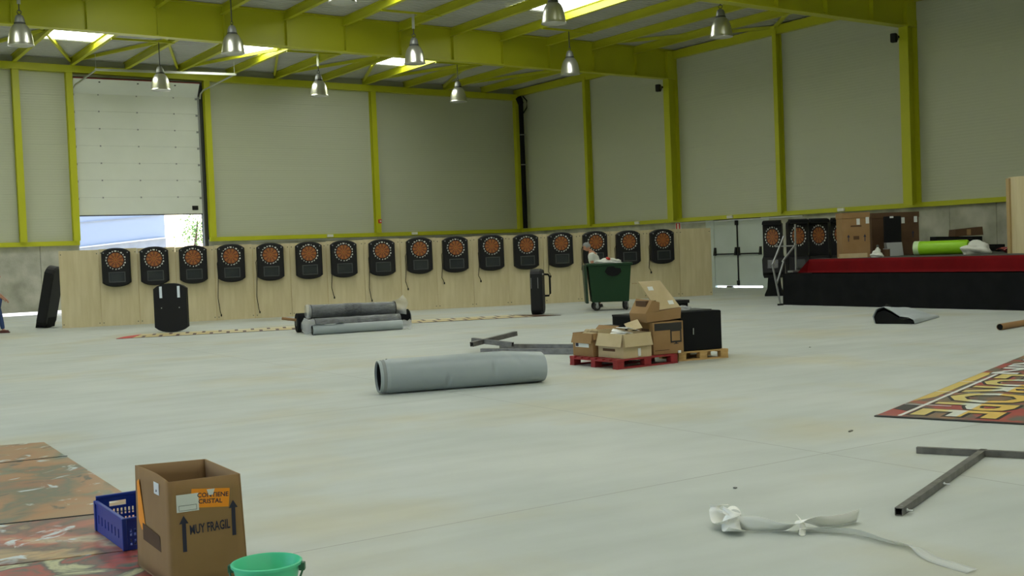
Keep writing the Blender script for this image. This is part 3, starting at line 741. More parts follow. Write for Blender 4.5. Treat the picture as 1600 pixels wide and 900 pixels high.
def shipping_box(name, loc, rz, w, d, h, m, label, cat='box', lid=.16, marks=True):
    r = empty(name, loc, rz, label, cat)
    MB().box(-w / 2, -d / 2, .0, w / 2, d / 2, h - lid).build('carton', m, r, bevel=.008)
    MB().box(-w / 2 - .012, -d / 2 - .012, h - lid, w / 2 + .012, d / 2 + .012, h).build('lid', m, r, bevel=.008)
    return r
b1 = shipping_box('shipping_carton', (26.0, 22.0, ZT), FACEYAW, .77, .6, 1.26, CARD, 'tall brown carton with lid and up arrows standing on the stage')
for x in (-.22, .24):
    MB().prism([(-.012, -.1), (.012, -.1), (.012, .02), (.04, .02), (0, .1), (-.04, .02), (-.012, .02)], -.304, -.30, 'y').build('arrow_mark', INK, b1, loc=(x, 0, .55))
for (x, z, w_, h_) in ((.06, 1.0, .045, .085), (.32, 1.03, .045, .09)): MB().box(x - w_, -.318, z - h_, x + w_, -.301, z + h_).build('label', PAPER, b1)
MB().box(-.08, -.303, .50, .08, -.30, .60).build('print_mark', CARDB, b1)
MB().box(-.15, -.303, .86, .15, -.30, .90).build('print_mark', CARDB, b1)
b2 = shipping_box('shipping_carton', (27.6, 21.93, ZT), FACEYAW, 1.36, .6, 1.24, CARDB, 'wide dark brown carton behind the black panel on the stage')
for (x, z) in ((.22, 1.0), (.58, 1.02)): MB().box(x - .045, -.318, z - .085, x + .045, -.301, z + .085).build('label', PAPER, b2)
MB().prism([(-.012, -.1), (.012, -.1), (.012, .02), (.04, .02), (0, .1), (-.04, .02), (-.012, .02)], -.304, -.30, 'y').build('arrow_mark', INK, b2, loc=(.5, 0, .6))
b3 = empty('black_panel_cabinet', (26.95, 21.40, ZT), FACEYAW, 'black upright panel cabinet with grey lower front on the stage', 'cabinet')
MB().box(-.22, -.1, .38, .22, .1, 1.12).build('screen_body', BLKM, b3, bevel=.01)
MB().hexa([(-.2, -.2, 0), (.23, -.2, 0), (.23, .1, 0), (-.2, .1, 0)], [(-.22, -.12, .38), (.22, -.12, .38), (.22, .1, .38), (-.22, .1, .38)]).build('lower_front', ALUD, b3)
MB().box(-.1, -.115, 1.07, .0, -.1, 1.12).build('top_clip', PAPER, b3)
b4 = empty('wooden_crate', (25.5, 21.62, ZT), FACEYAW, 'small pale wooden tray under the tall carton on the stage', 'tray')
MB().box(-.38, -.12, 0, .38, .0, .12).build('tray_side', CARDP, b4); MB().box(-.38, .0, 0, .38, .12, .04).build('tray_base', CARDP, b4)
o = empty('spray_bottle', (26.05, 21.2, ZT), 0, 'small white bottle standing in front of the cartons on the stage', 'bottle')
MB().lathe([(0, 0), (.07, 0), (.075, .03), (.075, .2), (.03, .25), (.028, .28)], 12).build('bottle_body', PAPER, o, smooth=True)
MB().lathe([(.035, .27), (.035, .33), (0, .335)], 10).build('cap', DARKG, o, smooth=True)
o = empty('paint_can', (26.3, 21.1, ZT), 0, 'dark brown can beside the white bottle on the stage', 'can')
MB().lathe([(0, 0), (.09, 0), (.09, .22), (.085, .225), (.08, .215), (0, .215)], 14).build('can_body', CARDB, o, smooth=True, angle=40)
MB().lathe([(.092, .2), (.096, .21), (.092, .225)], 14).build('can_rim', ALUD, o)
def lump(name, loc, sx, sy, sz, m, label, cat, seed, parts=None):
    r_ = random.Random(seed); bm = bmesh.new(); bmesh.ops.create_icosphere(bm, subdivisions=4, radius=1)
    ph = [r_.uniform(0, 6) for _ in range(6)]
    for v in bm.verts:
        c = v.co; k = 1 + .07 * abs(math.sin(9 * c.x + 7 * c.y + ph[4])) + .06 * abs(math.sin(11 * c.z - 8 * c.x + ph[5])) + .16 * math.sin(4 * c.x + ph[0]) + .14 * math.sin(5 * c.y + ph[1]) + .14 * math.sin(6 * c.z + ph[2] + 3 * c.x) + .07 * math.sin(13 * c.x + 9 * c.y + ph[3])
        c = c * k; v.co = Vector((c.x * sx, c.y * sy, max(c.z, -.5) * sz + .5 * sz))
    me = bpy.data.meshes.new(name); bm.to_mesh(me); bm.free(); me.materials.append(m)
    me.polygons.foreach_set('use_smooth', [True] * len(me.polygons))
    o = bpy.data.objects.new(name, me); COL.objects.link(o); o.location = loc; tag(o, label, cat); return o
lump('crumpled_cloth', (25.72, 20.98, ZT), .2, .14, .09, CLOTH, 'small crumpled white cloth beside the white bottle on the stage', 'cloth', 4)
# lime roll
o = empty('vinyl_roll', (27.1, 19.9, ZT + .197), 0, 'bright lime green vinyl roll lying on the stage', 'roll')
d_ = Vector((.3, -.95, 0)).normalized(); A_ = -d_ * .72; B_ = d_ * .72
MB().tube([A_, A_ * .9, B_ * .94, B_], [.19, .19, .19, .16], 20).build('roll_body', LIME, o, smooth=True, angle=50)
MB().tube([A_ * 1.02, A_ * .82], .196, 20).build('end_wrap', LIMEL, o, smooth=True, angle=50)
MB().tube([A_ * 1.03, A_ * .9], .05, 10).build('core', DARKG, o)
# plywood board and black boards leaning at the back of the stage
o = empty('plywood_board', (26.82, 17.2, ZT), -.2, 'tall plywood board standing on the stage at the right edge', 'board')
MB().box(0, -3.2, 0, .03, .55, 1.95).build('panel', PLY, o); MB().box(-.06, .48, 0, .0, .58, 1.92).build('batten', PLY2, o)
for j, (dz, w_, dx, m_, lb) in enumerate(((0, 2.0, 0, BLKM, 'long black board lying lowest in the stack behind the lime roll'), (.12, 1.3, -.3, BLKM, 'black board lying on top of the stack behind the lime roll'))):
    o = empty('flat_board', (29.6, 20.9, ZT + .10 + dz * 2.1), FACEYAW, lb, 'board')
    MB().hexa([(-w_ / 2 + dx, -.3, 0), (w_ / 2 + dx, -.3, -.1), (w_ / 2 + dx, .3, -.1), (-w_ / 2 + dx, .3, 0)], [(-w_ / 2 + dx, -.3, .14), (w_ / 2 + dx, -.3, .1), (w_ / 2 + dx, .3, .1), (-w_ / 2 + dx, .3, .14)]).build('panel', m_, o)
    MB().box(-w_ / 2 + dx, -.32, .02, w_ / 2 + dx - .3, -.3, .08).build('edge_band', BLK, o)
o = empty('flat_carton', (29.5, 20.85, ZT + .472), FACEYAW, 'flat brown carton on top of the black boards behind the lime roll', 'box')
MB().hexa([(-.4, -.25, 0), (.42, -.25, .02), (.42, .25, .02), (-.4, .25, 0)], [(-.38, -.25, .2), (.4, -.25, .26), (.4, .25, .26), (-.38, .25, .2)]).build('carton', CARDB, o)
MB().box(-.06, -.255, .03, .06, -.25, .2).build('tape', CARD, o)
lump('heaped_cloth', (26.75, 18.62, ZT), .36, .26, .20, CLOTH, 'rumpled white cloth heaped beside the lime roll on the stage', 'cloth', 31)
o = MB()
def bfn(u, v):
    return (u * 1.5, -.2 + v * .5, .06 + .05 * math.sin(u * 9 + v * 3) + .03 * math.sin(u * 23))
o.grid(bfn, 30, 8)
REDBLK = art_mat('red black white print', [(.02, .02, .02), (.45, .02, .02), (.03, .02, .02), (.55, .03, .03), (.6, .6, .58), (.4, .02, .02)], 5, (1, 1, 1), 1)
o = o.build('crumpled_banner', REDBLK, None, smooth=True, loc=(27.0, 18.05, ZT + .03), rot=(0, 0, FACEYAW), fix=False)
o.modifiers.new('thick', 'SOLIDIFY').thickness = .01
tag(o, 'crumpled red black and white banner on the stage at right edge', 'banner')
# thin metal frame at the stage corner
o = empty('metal_frame', (24.06, 23.3, 0), 0, 'thin grey folding metal frame propped at the stage corner', 'frame')
def P_(x, y, z): return (x - 24.06, y - 23.3, z)
T_ = [((24.06, 23.0, .04), (24.0, 23.2, 1.15)), ((24.05, 23.1, .62), (24.45, 23.2, 1.22)), ((24.45, 23.25, 1.22), (25.05, 23.3, 1.68)), ((25.05, 23.3, .95), (25.07, 23.3, 2.28)), ((24.55, 23.6, 1.66), (25.06, 23.3, 1.66)), ((24.0, 23.2, 1.15), (24.6, 23.3, 1.95))]
for a, b in T_: MB().bar(P_(*a), P_(*b), .04, .04).build('strut', ALUD, o)
MB().box(-.08, -.34, 0, .08, -.26, .05).build('foot', BLK, o)
MB().box(.75, -.1, .9, 1.15, .1, .95).build('lower_bracket', ALU, o)
o = empty('support_pole', (26.0, 22.5, ZT), 0, 'thin steel pole leaning beside the tall carton on the stage', 'pole')
MB().tube([(0, 0, .02), (.12, -.02, 1.02)], .03, 8).build('tube', ALU, o); MB().tube([(0, 0, 0), (.01, 0, .1)], .05, 8).build('foot', BLK, o); MB().tube([(-.0, 0, .3), (.12, .0, .32)], .02, 6).build('clamp', BLK, o)
# loudspeakers on the columns
for (y, w) in ((36.86, 'under the end of the first girder'), (24.86, 'under the end of the second girder')):
    o = empty('loudspeaker', (XW - .80, y + .34, 8.42), .4, 'small black loudspeaker on the right wall column ' + w, 'loudspeaker', 'loudspeakers on the right wall columns')
    MB().box(-.1, -.1, -.15, .1, .1, .15).build('speaker_box', BLK, o, bevel=.03)
    MB().bar((.08, 0, 0), (.2, -.12, .05), .05, .08).build('wall_bracket', BLKM, o)
    MB().lathe([(0, -.135), (.09, -.132), (.1, -.128)], 14, axis='y').build('cone', DARKG, o)

# ================================================================== GREEN BIN
bn = empty('wheeled_bin', (20.75, 26.55, 0), FACEYAW, 'large dark green wheeled bin with open top and hanging lid', 'bin')
def taper(mb, wb, db, wt, dt, z0, z1, mi=0, cx=0.):
    return mb.hexa([(-wb + cx, -db, z0), (wb + cx, -db, z0), (wb + cx, db, z0), (-wb + cx, db, z0)], [(-wt + cx, -dt, z1), (wt + cx, -dt, z1), (wt + cx, dt, z1), (-wt + cx, dt, z1)], mi)
m = MB()
wb, db, wt, dt, z0, z1, t = .53, .40, .62, .50, .25, 1.34, .03
B0 = [(-wb, -db, z0), (wb, -db, z0), (wb, db, z0), (-wb, db, z0)]; T0 = [(-wt, -dt, z1), (wt, -dt, z1), (wt, dt, z1), (-wt, dt, z1)]
Ti = [(-wt + t, -dt + t, z1), (wt - t, -dt + t, z1), (wt - t, dt - t, z1), (-wt + t, dt - t, z1)]; Bi = [(-wt + .07, -dt + .07, .9), (wt - .07, -dt + .07, .9), (wt - .07, dt - .07, .9), (-wt + .07, dt - .07, .9)]
m.add(B0 + T0 + Ti + Bi, [(3, 2, 1, 0)] + [(i, (i + 1) % 4, 4 + (i + 1) % 4, 4 + i) for i in range(4)] + [(4 + i, 4 + (i + 1) % 4, 8 + (i + 1) % 4, 8 + i) for i in range(4)] + [(8 + i, 8 + (i + 1) % 4, 12 + (i + 1) % 4, 12 + i) for i in range(4)] + [(12, 13, 14, 15)])
m.build('bin_body', GREENB, bn, bevel=.02)
m = MB()
for (x0, y0, x1, y1) in ((-.66, -.54, .66, -.48), (-.66, .48, .66, .54), (-.66, -.48, -.60, .48), (.60, -.48, .66, .48)): m.box(x0, y0, 1.30, x1, y1, 1.37)
m.build('rim', GREENB, bn, bevel=.015)
MB().hexa([(-.70, -.30, .22), (-.62, -.30, .22), (-.62, .40, .22), (-.70, .40, .22)], [(-.74, -.46, 1.33), (-.66, -.46, 1.33), (-.66, .48, 1.33), (-.74, .48, 1.33)]).build('hanging_lid', GREEND, bn, bevel=.015)
for x in (-.60, .66):
    MB().tube([(x, -.3, 1.335), (x, .3, 1.335)], .035, 10).build('lift_trunnion', GREEND, bn)
MB().prism([(-.20, .0), (-.12, -.10), (.0, -.14), (.16, -.12), (.28, -.02), (.26, .08), (.1, .1), (.06, .17), (-.1, .16)], -.004, 0, 'y').build('dark_smear', BLKM, bn, loc=(.05, -.502, 1.13), rot=(-.09, 0, 0))
for x in (-.5, .5):
    MB().box(x - .03, -.42, .26, x + .03, -.36, 1.2).build('corner_rib', GREENB, bn, rot=(0, 0, 0))
for (x, y_) in ((-.40, -.32), (.46, -.32), (-.40, .32), (.46, .32)):
    w = MB().lathe([(.0, -.035), (.10, -.035), (.125, -.02), (.125, .02), (.10, .035), (.0, .035)], 18, axis='y').build('wheel', RUB, bn, loc=(x, y_, .125), rot=(0, 0, .5 if x < 0 else 1.2), smooth=True, angle=40)
    MB().lathe([(.0, -.04), (.06, -.038), (.06, .038), (.0, .04)], 12, axis='y').build('hub', ALUD, w)
    MB().box(x - .05, y_ - .05, .14, x + .05, y_ + .05, .27).build('castor_fork', ALUD, bn)
lump('rubbish_sack', (20.7, 26.5, 1.30), .42, .26, .12, CLOTH, 'crumpled white sack bulging from the top of the green bin', 'sack', 9)
o = MB().box(-.05, -.05, 0, .05, .05, .06).build('red_wrapper', REDR, None, loc=(20.55, 26.3, 1.475), rot=(.2, .4, .3), bevel=.015)
tag(o, 'small red wrapper on the white sack in the green bin', 'wrapper')

# ================================================================== PEOPLE
def skin_mesh(name, verts, edges, radii, m, parent, sub=2, root=0):
    me = bpy.data.meshes.new(name); me.from_pydata([tuple(v) for v in verts], edges, [])
    ob = bpy.data.objects.new(name + '_tmp', me); COL.objects.link(ob)
    mod = ob.modifiers.new('skin', 'SKIN'); mod.use_smooth_shade = True
    for i, r in enumerate(radii):
        d = me.skin_vertices[0].data[i]; d.radius = (r, r) if not isinstance(r, tuple) else r
        d.use_root = (i == root)
    sd = ob.modifiers.new('sub', 'SUBSURF'); sd.levels = sub; sd.render_levels = sub
    dg = bpy.context.evaluated_depsgraph_get(); dg.update()
    nm = bpy.data.meshes.new_from_object(ob.evaluated_get(dg)); bpy.data.objects.remove(ob)
    nm.materials.clear(); nm.materials.append(m); nm.polygons.foreach_set('use_smooth', [True] * len(nm.polygons))
    o = bpy.data.objects.new(name, nm); COL.objects.link(o); o.parent = parent; return o
def ell(name, c, r, m, parent, rot=(0, 0, 0), cut=None, sub=3):
    bm = bmesh.new(); bmesh.ops.create_icosphere(bm, subdivisions=sub, radius=1)
    if cut is not None:
        bmesh.ops.delete(bm, geom=[v for v in bm.verts if cut(v.co)], context='VERTS')
    for v in bm.verts: v.co = Vector((v.co.x * r[0], v.co.y * r[1], v.co.z * r[2]))
    me = bpy.data.meshes.new(name); bm.to_mesh(me); bm.free(); me.materials.append(m); me.polygons.foreach_set('use_smooth', [True] * len(me.polygons))
    o = bpy.data.objects.new(name, me); COL.objects.link(o); o.parent = parent; o.location = c; o.rotation_euler = rot; return o
def person(loc, rz, label, H, lean, headtilt, armL, armR, hair, shirt, trousers, shoe, stride=.0, hand_curl=.6):
    """local frame: +x is where the person faces, z up; armL/armR = (elbow, wrist) in that frame"""
    r = empty('person', loc, rz, label, 'person'); k = H / 1.75
    V = lambda x, y, z: Vector((x * k, y * k, z * k))
    def ln(z): return lean * max(0, z - .95)
    pel = V(0, 0, .95); wai = V(ln(1.1), 0, 1.1); che = V(ln(1.3), 0, 1.3); sho = V(ln(1.45), 0, 1.44); nek = V(ln(1.5) + .02, 0, 1.52); hd0 = V(ln(1.56) + .04, 0, 1.585)
    hc = V(ln(1.62) + .06 + headtilt * .06, 0, 1.645)
    Ls = V(ln(1.42), .19, 1.42); Rs = V(ln(1.42), -.19, 1.42)
    Lh = V(0, .09, .90); Rh = V(0, -.09, .90)
    Lk = V(stride * .5 + .02, .10, .49); Rk = V(-stride * .3 + .03, -.10, .49)
    La = V(stride, .10, .085); Ra = V(-stride, -.10, .085)
    eL, wL = V(*armL[0]), V(*armL[1]); eR, wR = V(*armR[0]), V(*armR[1])
    def palm(e, w):
        d = (w - e).normalized(); return w + d * .05 * k
    verts = [pel, wai, che, sho, nek, hd0, Ls, eL, wL, palm(eL, wL), Rs, eR, wR, palm(eR, wR), Lh, Lk, La, La + V(.11, 0, -.045), Rh, Rk, Ra, Ra + V(.11, 0, -.045)]
    E_ = [(0, 1), (1, 2), (2, 3), (3, 4), (4, 5), (3, 6), (6, 7), (7, 8), (8, 9), (3, 10), (10, 11), (11, 12), (12, 13), (0, 14), (14, 15), (15, 16), (16, 17), (0, 18), (18, 19), (19, 20), (20, 21)]
    R_ = [.14, .13, .145, .11, .055, .055, .065, .042, .028, .035, .065, .042, .028, .035, .085, .055, .038, .035, .085, .055, .038, .035]
    R_ = [q * k for q in R_]
    # fingers and thumbs rooted in the palms
    for (e, w) in ((eL, wL), (eR, wR)):
        base = 9 if w is wL else 13; p = palm(e, w); d = (w - e).normalized(); sd_ = d.cross(Vector((0, 0, 1))).normalized(); dn = sd_.cross(d) * (-1 if (sd_.cross(d)).z > 0 else 1)
        for q, ln_ in ((-.03, .062), (-.01, .075), (.01, .07), (.03, .055)):
            i0 = len(verts); verts.append(p + sd_ * q * k + d * .035 * k); verts.append(p + sd_ * q * k + d * (.035 + ln_ * .5) * k + dn * .01 * k); verts.append(p + sd_ * q * k + d * (.035 + ln_ * .8) * k + dn * hand_curl * .06 * k)
            E_.extend([(base, i0), (i0, i0 + 1), (i0 + 1, i0 + 2)]); R_.extend([.010 * k, .009 * k, .008 * k])
        i0 = len(verts); verts.append(p - sd_ * .045 * k + d * .0); verts.append(p - sd_ * .06 * k + d * .035 * k + dn * .015 * k); E_.extend([(base, i0), (i0, i0 + 1)]); R_.extend([.011 * k, .009 * k])
    body = skin_mesh('body', verts, E_, R_, SKIN, r)
    # head joined onto the neck: skull, jaw, nose, ears, brow in the same mesh
    bm = bmesh.new(); bm.from_mesh(body.data)
    hb = bmesh.new(); bmesh.ops.create_icosphere(hb, subdivisions=4, radius=1)
    for v in hb.verts:
        c = v.co; x, y_, z = c.x * .098, c.y * .078, c.z * .118
        if z < -.01: x = x * (1 + z * 1.6) + .012; y_ *= (1 + z * 2.2)
        f = math.exp(-((y_ / .014) ** 2) - ((z + .008) / .026) ** 2) if x > 0 else 0; x += .026 * f
        f2 = math.exp(-(((abs(y_) - .032) / .014) ** 2) - ((z - .018) / .012) ** 2) if x > 0 else 0; x -= .012 * f2
        f3 = math.exp(-((y_ / .03) ** 2) - ((z + .052) / .008) ** 2) if x > 0 else 0; x -= .006 * f3
        f4 = math.exp(-((x + .004) / .02) ** 2 - ((z + .0) / .028) ** 2); y_ += .016 * f4 * (1 if y_ > 0 else -1)
        v.co = Vector((x, y_, z)) * k
    rotm = Matrix.Translation(hc) @ Matrix.Rotation(headtilt, 4, 'Y')
    hm = bpy.data.meshes.new('h'); hb.to_mesh(hm); hb.free(); hm.transform(rotm); bm.from_mesh(hm); bpy.data.meshes.remove(hm); bm.to_mesh(body.data); bm.free()
    body.data.polygons.foreach_set('use_smooth', [True] * len(body.data.polygons))
    h = ell('hair', hc, (.112 * k, .092 * k, .13 * k), hair, r, rot=(0, headtilt, 0), cut=lambda c: (c.x > .25 and c.z < .42) or c.z < -.35)
    for s_ in (-1, 1):
        e_ = ell('eye', rotm @ (Vector((.084, s_ * .032, .018)) * k), (.009 * k, .013 * k, .009 * k), DARKG, r, sub=2)
    sv = [pel + V(0, 0, .0), wai, che, sho, Ls, eL * .62 + Ls * .38, Rs, eR * .62 + Rs * .38, sho * .6 + nek * .4]
    skin_mesh('shirt', sv, [(0, 1), (1, 2), (2, 3), (3, 4), (4, 5), (3, 6), (6, 7), (3, 8)], [q * k for q in (.165, .155, .168, .13, .085, .064, .085, .064, .07)], shirt, r)
    tv = [pel, Lh, Lk, La + V(0, 0, .01), Rh, Rk, Ra + V(0, 0, .01)]
    skin_mesh('trousers', tv, [(0, 1), (1, 2), (2, 3), (0, 4), (4, 5), (5, 6)], [q * k for q in (.15, .102, .075, .062, .102, .075, .062)], trousers, r)
    for a in (La, Ra):
        m_ = MB(); m_.prism([(-.09, -.042), (.02, -.046), (.13, -.05), (.185, -.03), (.19, .02), (.14, .048), (.02, .044), (-.09, .04)], 0, .035, 'z'); m_.prism([(-.088, -.04), (.02, -.044), (.125, -.045), (.17, -.02), (.17, .015), (.13, .042), (.02, .042), (-.088, .038)], .035, .085, 'z', scale1=.86)
        sh_ = m_.build('shoe', shoe, r, bevel=.012); sh_.scale = (k, k, k); sh_.location = (a.x, a.y, .0)
    return r
# person stooping behind the bin, facing left in the picture
person((21.55, 28.1, 0), PI - YAW - .25, 'grey haired person in a light shirt bending behind the green bin', 1.98, .28, .5,
       ((.10, .22, 1.13), (.22, .16, .90)), ((.10, -.22, 1.13), (.24, -.14, .90)), HAIR, SHIRT, TROUS, RUB)
person((5.78, 36.51, 0), -YAW + .05, 'person in pale blue top and blue jeans walking in at the left edge', 1.78, .03, .1,
       ((.02, .24, 1.16), (.22, .22, .98)), ((.10, -.25, 1.18), (.30, -.22, 1.02)), HAIRB, SHIRTB, JEANS, SHOE, stride=.16)

# ================================================================== ROLLS ON THE FLOOR
def roll(name, a, b, r, m, label, film=None, core=True, seed=1, ribs=.0):
    a = Vector(a); b = Vector(b); mid = (a + b) / 2
    o = empty(name, (mid.x, mid.y, 0), 0, label, 'roll')
    A = a - Vector((mid.x, mid.y, 0)); B = b - Vector((mid.x, mid.y, 0)); r_ = random.Random(seed)
    n = 14; path = [A + (B - A) * i / n for i in range(n + 1)]; rs = [r * (1 + r_.uniform(-ribs, ribs)) for _ in path]
    MB().tube(path, rs, 22, caps=False).build('roll_body', m, o, smooth=True)
    for end, s_ in ((A, 1), (B, -1)):
        d = (B - A).normalized() * s_
        MB().tube([end, end + d * .02], r * .99, 22).build('end_face', m if not core else BLKM, o)
        MB().tube([end - d * .012, end + d * .01], r * .38, 14).build('core_tube', TUBE if not core else DARKG, o)
    return o, A, B
o, A, B = roll('film_roll', (11.06, 25.72, .12), (13.27, 25.32, .12), .115, VINYL, 'light grey slim roll lying in front of the pile of rolls', ribs=.03, seed=2)
MB().grid(lambda u, v: tuple(A + (B - A) * (u * .35) + Vector((0, -.02, .115)) + Vector((.0, -.1 * v + .05, .01 + .03 * math.sin(u * 9) * v))), 12, 4).build('loose_flap', VINYL, o, smooth=True, fix=False)
MB().lathe([(.11, 0), (.13, .08), (.10, .16), (.15, .22), (.06, .27)], 12, axis='x').build('film_tail', FILM, o, loc=B + Vector((-.02, 0, 0)), rot=(0, .1, -.18), smooth=True, fix=False)
o, A, B = roll('film_roll', (11.3, 26.16, .19), (13.42, 25.72, .19), .185, VINYLD, 'dark grey film wrapped roll in the middle of the pile of rolls', ribs=.05, seed=3)
MB().lathe([(.188, 0), (.19, .5), (.187, 1.0), (.192, 1.6), (.19, 2.1)], 18, axis='x').build('plastic_wrap', FILMT, o, loc=A, rot=(0, 0, math.atan2(B.y - A.y, B.x - A.x)), smooth=True, fix=False)
MB().lathe([(.19, 0), (.17, -.12), (.22, -.22), (.10, -.3)], 14, axis='x').build('film_tail', FILM, o, loc=A, rot=(0, 0, math.atan2(B.y - A.y, B.x - A.x)), smooth=True, fix=False)
o, A, B = roll('film_roll', (11.42, 26.62, .53), (13.55, 26.2, .50), .165, VINYLD, 'dark grey film wrapped roll lying on top of the pile of rolls', ribs=.05, seed=4)
MB().lathe([(.168, 0), (.17, .5), (.166, 1.0), (.172, 1.6), (.17, 2.1)], 18, axis='x').build('plastic_wrap', FILMT, o, loc=A, rot=(0, .014, math.atan2(B.y - A.y, B.x - A.x)), smooth=True, fix=False)
MB().grid(lambda u, v: tuple(B + Vector((-.05 + u * .40 * (1 - .5 * abs(v - .45)), -.08 * u + .05 * math.sin(v * 9 + u * 5), -.12 + v * .30 + .20 * u * (v - .3)))), 10, 10).build('film_tail', FILM, o, smooth=True, fix=False)
MB().lathe([(.17, 0), (.19, -.08), (.16, -.12)], 14, axis='x').build('film_collar', FILM, o, loc=A, rot=(0, 0, math.atan2(B.y - A.y, B.x - A.x)), smooth=True, fix=False)
o, A, B = roll('felt_roll', (11.2, 27.0, .25), (14.05, 26.45, .2), .235, BLKF, 'thick black roll lowest at the back of the pile of rolls', ribs=.04, seed=5)
MB().tube([A + Vector((.1, 0, .05)), A + Vector((-.35, .07, .13))], .035, 8).build('core_stick', TUBE, o)
MB().tube([B + Vector((-.45, .09, 0)), B + Vector((.03, 0, 0))], [.24, .21], 18).build('grey_wrap_end', VINYLD, o, smooth=True)
# large grey vinyl roll in the foreground
A = Vector((6.84, 13.80, .235)); B = Vector((9.08, 13.22, .235)); mid = (A + B) / 2
big = empty('vinyl_roll', (mid.x, mid.y, 0), math.atan2(B.y - A.y, B.x - A.x), 'large light grey vinyl roll lying alone on the open floor', 'roll')
Lh_ = (B - A).length / 2
def bigfn(u, v):
    x = -Lh_ + .13 + u * (2 * Lh_ - .13); a = v * 2 * PI
    flat = max(0, (u - .75) / .25); R = .232
    y_ = R * math.cos(a) * (1 + .14 * flat); z = R * math.sin(a) * (1 - .10 * flat)
    dent = .022 * math.exp(-((u - .36) / .012) ** 2 - ((a - 3.55) / .4) ** 2) + .020 * math.exp(-((u - .66) / .012) ** 2 - ((a - 3.0) / .4) ** 2) + .012 * math.exp(-((u - .80 - .06 * (a - 2.4)) / .03) ** 2 - ((a - 2.4) / .5) ** 2)
    s = 1 - dent / R + .006 * math.sin(u * 9 + a * 2)
    return (x, y_ * s, .235 + z * s - .235 * .10 * flat * .9)
MB().grid(bigfn, 120, 48).build('roll_body', VINYL, big, smooth=True, fix=False)
for i, (x, R) in enumerate(((-Lh_ + .085, .2265), (-Lh_ + .042, .2205), (-Lh_ + .0, .214))):
    MB().lathe([(R, 0), (R, .07), (R - .012, .07), (R - .012, 0), (R, 0)], 36, axis='x').build('layer_edge', VINYLL if i % 2 else VINYL, big, loc=(x, 0, .233), smooth=True, angle=40)
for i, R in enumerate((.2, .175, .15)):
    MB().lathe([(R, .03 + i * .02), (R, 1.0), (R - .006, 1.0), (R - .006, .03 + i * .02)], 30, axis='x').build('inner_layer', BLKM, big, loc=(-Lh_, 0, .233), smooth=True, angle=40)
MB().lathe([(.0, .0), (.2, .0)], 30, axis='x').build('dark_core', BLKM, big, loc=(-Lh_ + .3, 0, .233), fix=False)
MB().prism([(.255 * math.cos(a) * .93, .235 * math.sin(a) * .86) for a in [i * PI / 12 for i in range(24)]], 0, .01, 'x').build('end_face', VINYL, big, loc=(Lh_ - .02, 0, .213))

# ================================================================== BANNERS ON THE FLOOR
def slab(name, pts, z0, z1, m, parent=None):
    n = len(pts); return MB().prism(pts, z0, z1, 'z').build(name, m, parent)
# far strip banner with block letters, lying before the partition
fb = empty('floor_banner', (7.5, 29.75, 0), math.atan2(-3.95, 10.95), 'long narrow banner with yellow block lettering lying before the dart machines', 'banner')
slab('banner_sheet', [(0, 0), (11.64, 0), (11.1, .85), (10.6, 1.35), (.5, 1.35), (.15, .7)], .004, .010, FARB, fb)
slab('red_tip', [(-.02, -.02), (.38, .0), (.5, 1.36), (.12, .7)], .010, .013, REDR, fb)
slab('red_tip', [(11.66, -.02), (10.9, .0), (10.6, 1.3), (11.1, .85)], .010, .013, CARDB, fb)
# right banner
rb_d = Vector((.93865, .34486, 0)); rb_n = Vector((.34486, -.93865, 0))
rb = empty('floor_banner', (9.5, 7.83, 0), math.atan2(rb_d.y, rb_d.x), 'red and black banner with big yellow letters lying at the right edge', 'banner')
slab('banner_sheet', [(0, 0), (8.2, 0), (8.2, -2.2), (0, -2.2)], .003, .009, ART_BAN, rb)
ZB = .0095
slab('hem', [(-.015, .0), (.05, 0), (.05, -2.2), (-.015, -2.2)], .004, .013, LETK, rb)
slab('white_rule', [(.10, -.20), (4.4, -.20), (4.4, -.24), (.10, -.24)], .009, .0105, LETW, rb)
slab('orange_stripe', [(1.2, -.01), (4.1, -.01), (4.1, -.14), (1.6, -.14)], .009, .0105, LETY, rb)
slab('black_block', [(.55, -.01), (1.0, -.01), (.85, -.19), (.45, -.19)], .009, .0105, LETK, rb)
for x in (.92, 2.05, 3.05): slab('cross_rule', [(x, -.01), (x + .03, -.01), (x + .03, -.5), (x, -.5)], .0105, .0115, LETW, rb)
# letters run from far to near: letter right = -x local, letter up = -y local
def letters2(body, x0, x1, y0, y1, mf, nm):
    for mm, z, bold, t in ((LETK, .0112, .052, '_outline'), (mf, .0130, .020, '')):
        me = text_mb(body, 1.0, bold, ext=.0004); xs = [v.co.x for v in me.vertices]; ys = [v.co.y for v in me.vertices]
        if t: bx = (min(xs) + .033, max(xs) - .033, min(ys) + .033, max(ys) - .033)
        else: bx = (min(xs), max(xs), min(ys), max(ys))
        sx = (x1 - x0) / (bx[1] - bx[0]); sy = (y1 - y0) / (bx[3] - bx[2])
        for v in me.vertices:
            px_ = x1 - (v.co.x - bx[0]) * sx; py_ = -(y0 + (v.co.y - bx[2]) * sy); v.co = (px_, py_, z + v.co.z)
        me.materials.clear(); me.materials.append(mm); me.update()
        o_ = bpy.data.objects.new(nm + t, me); COL.objects.link(o_); o_.parent = rb
letters2('EUROPE', .2, 3.95, .28, 1.14, LETB, 'lettering')
letters2('SPAIN', 4.0, 6.9, .13, .46, LETW, 'small_lettering')
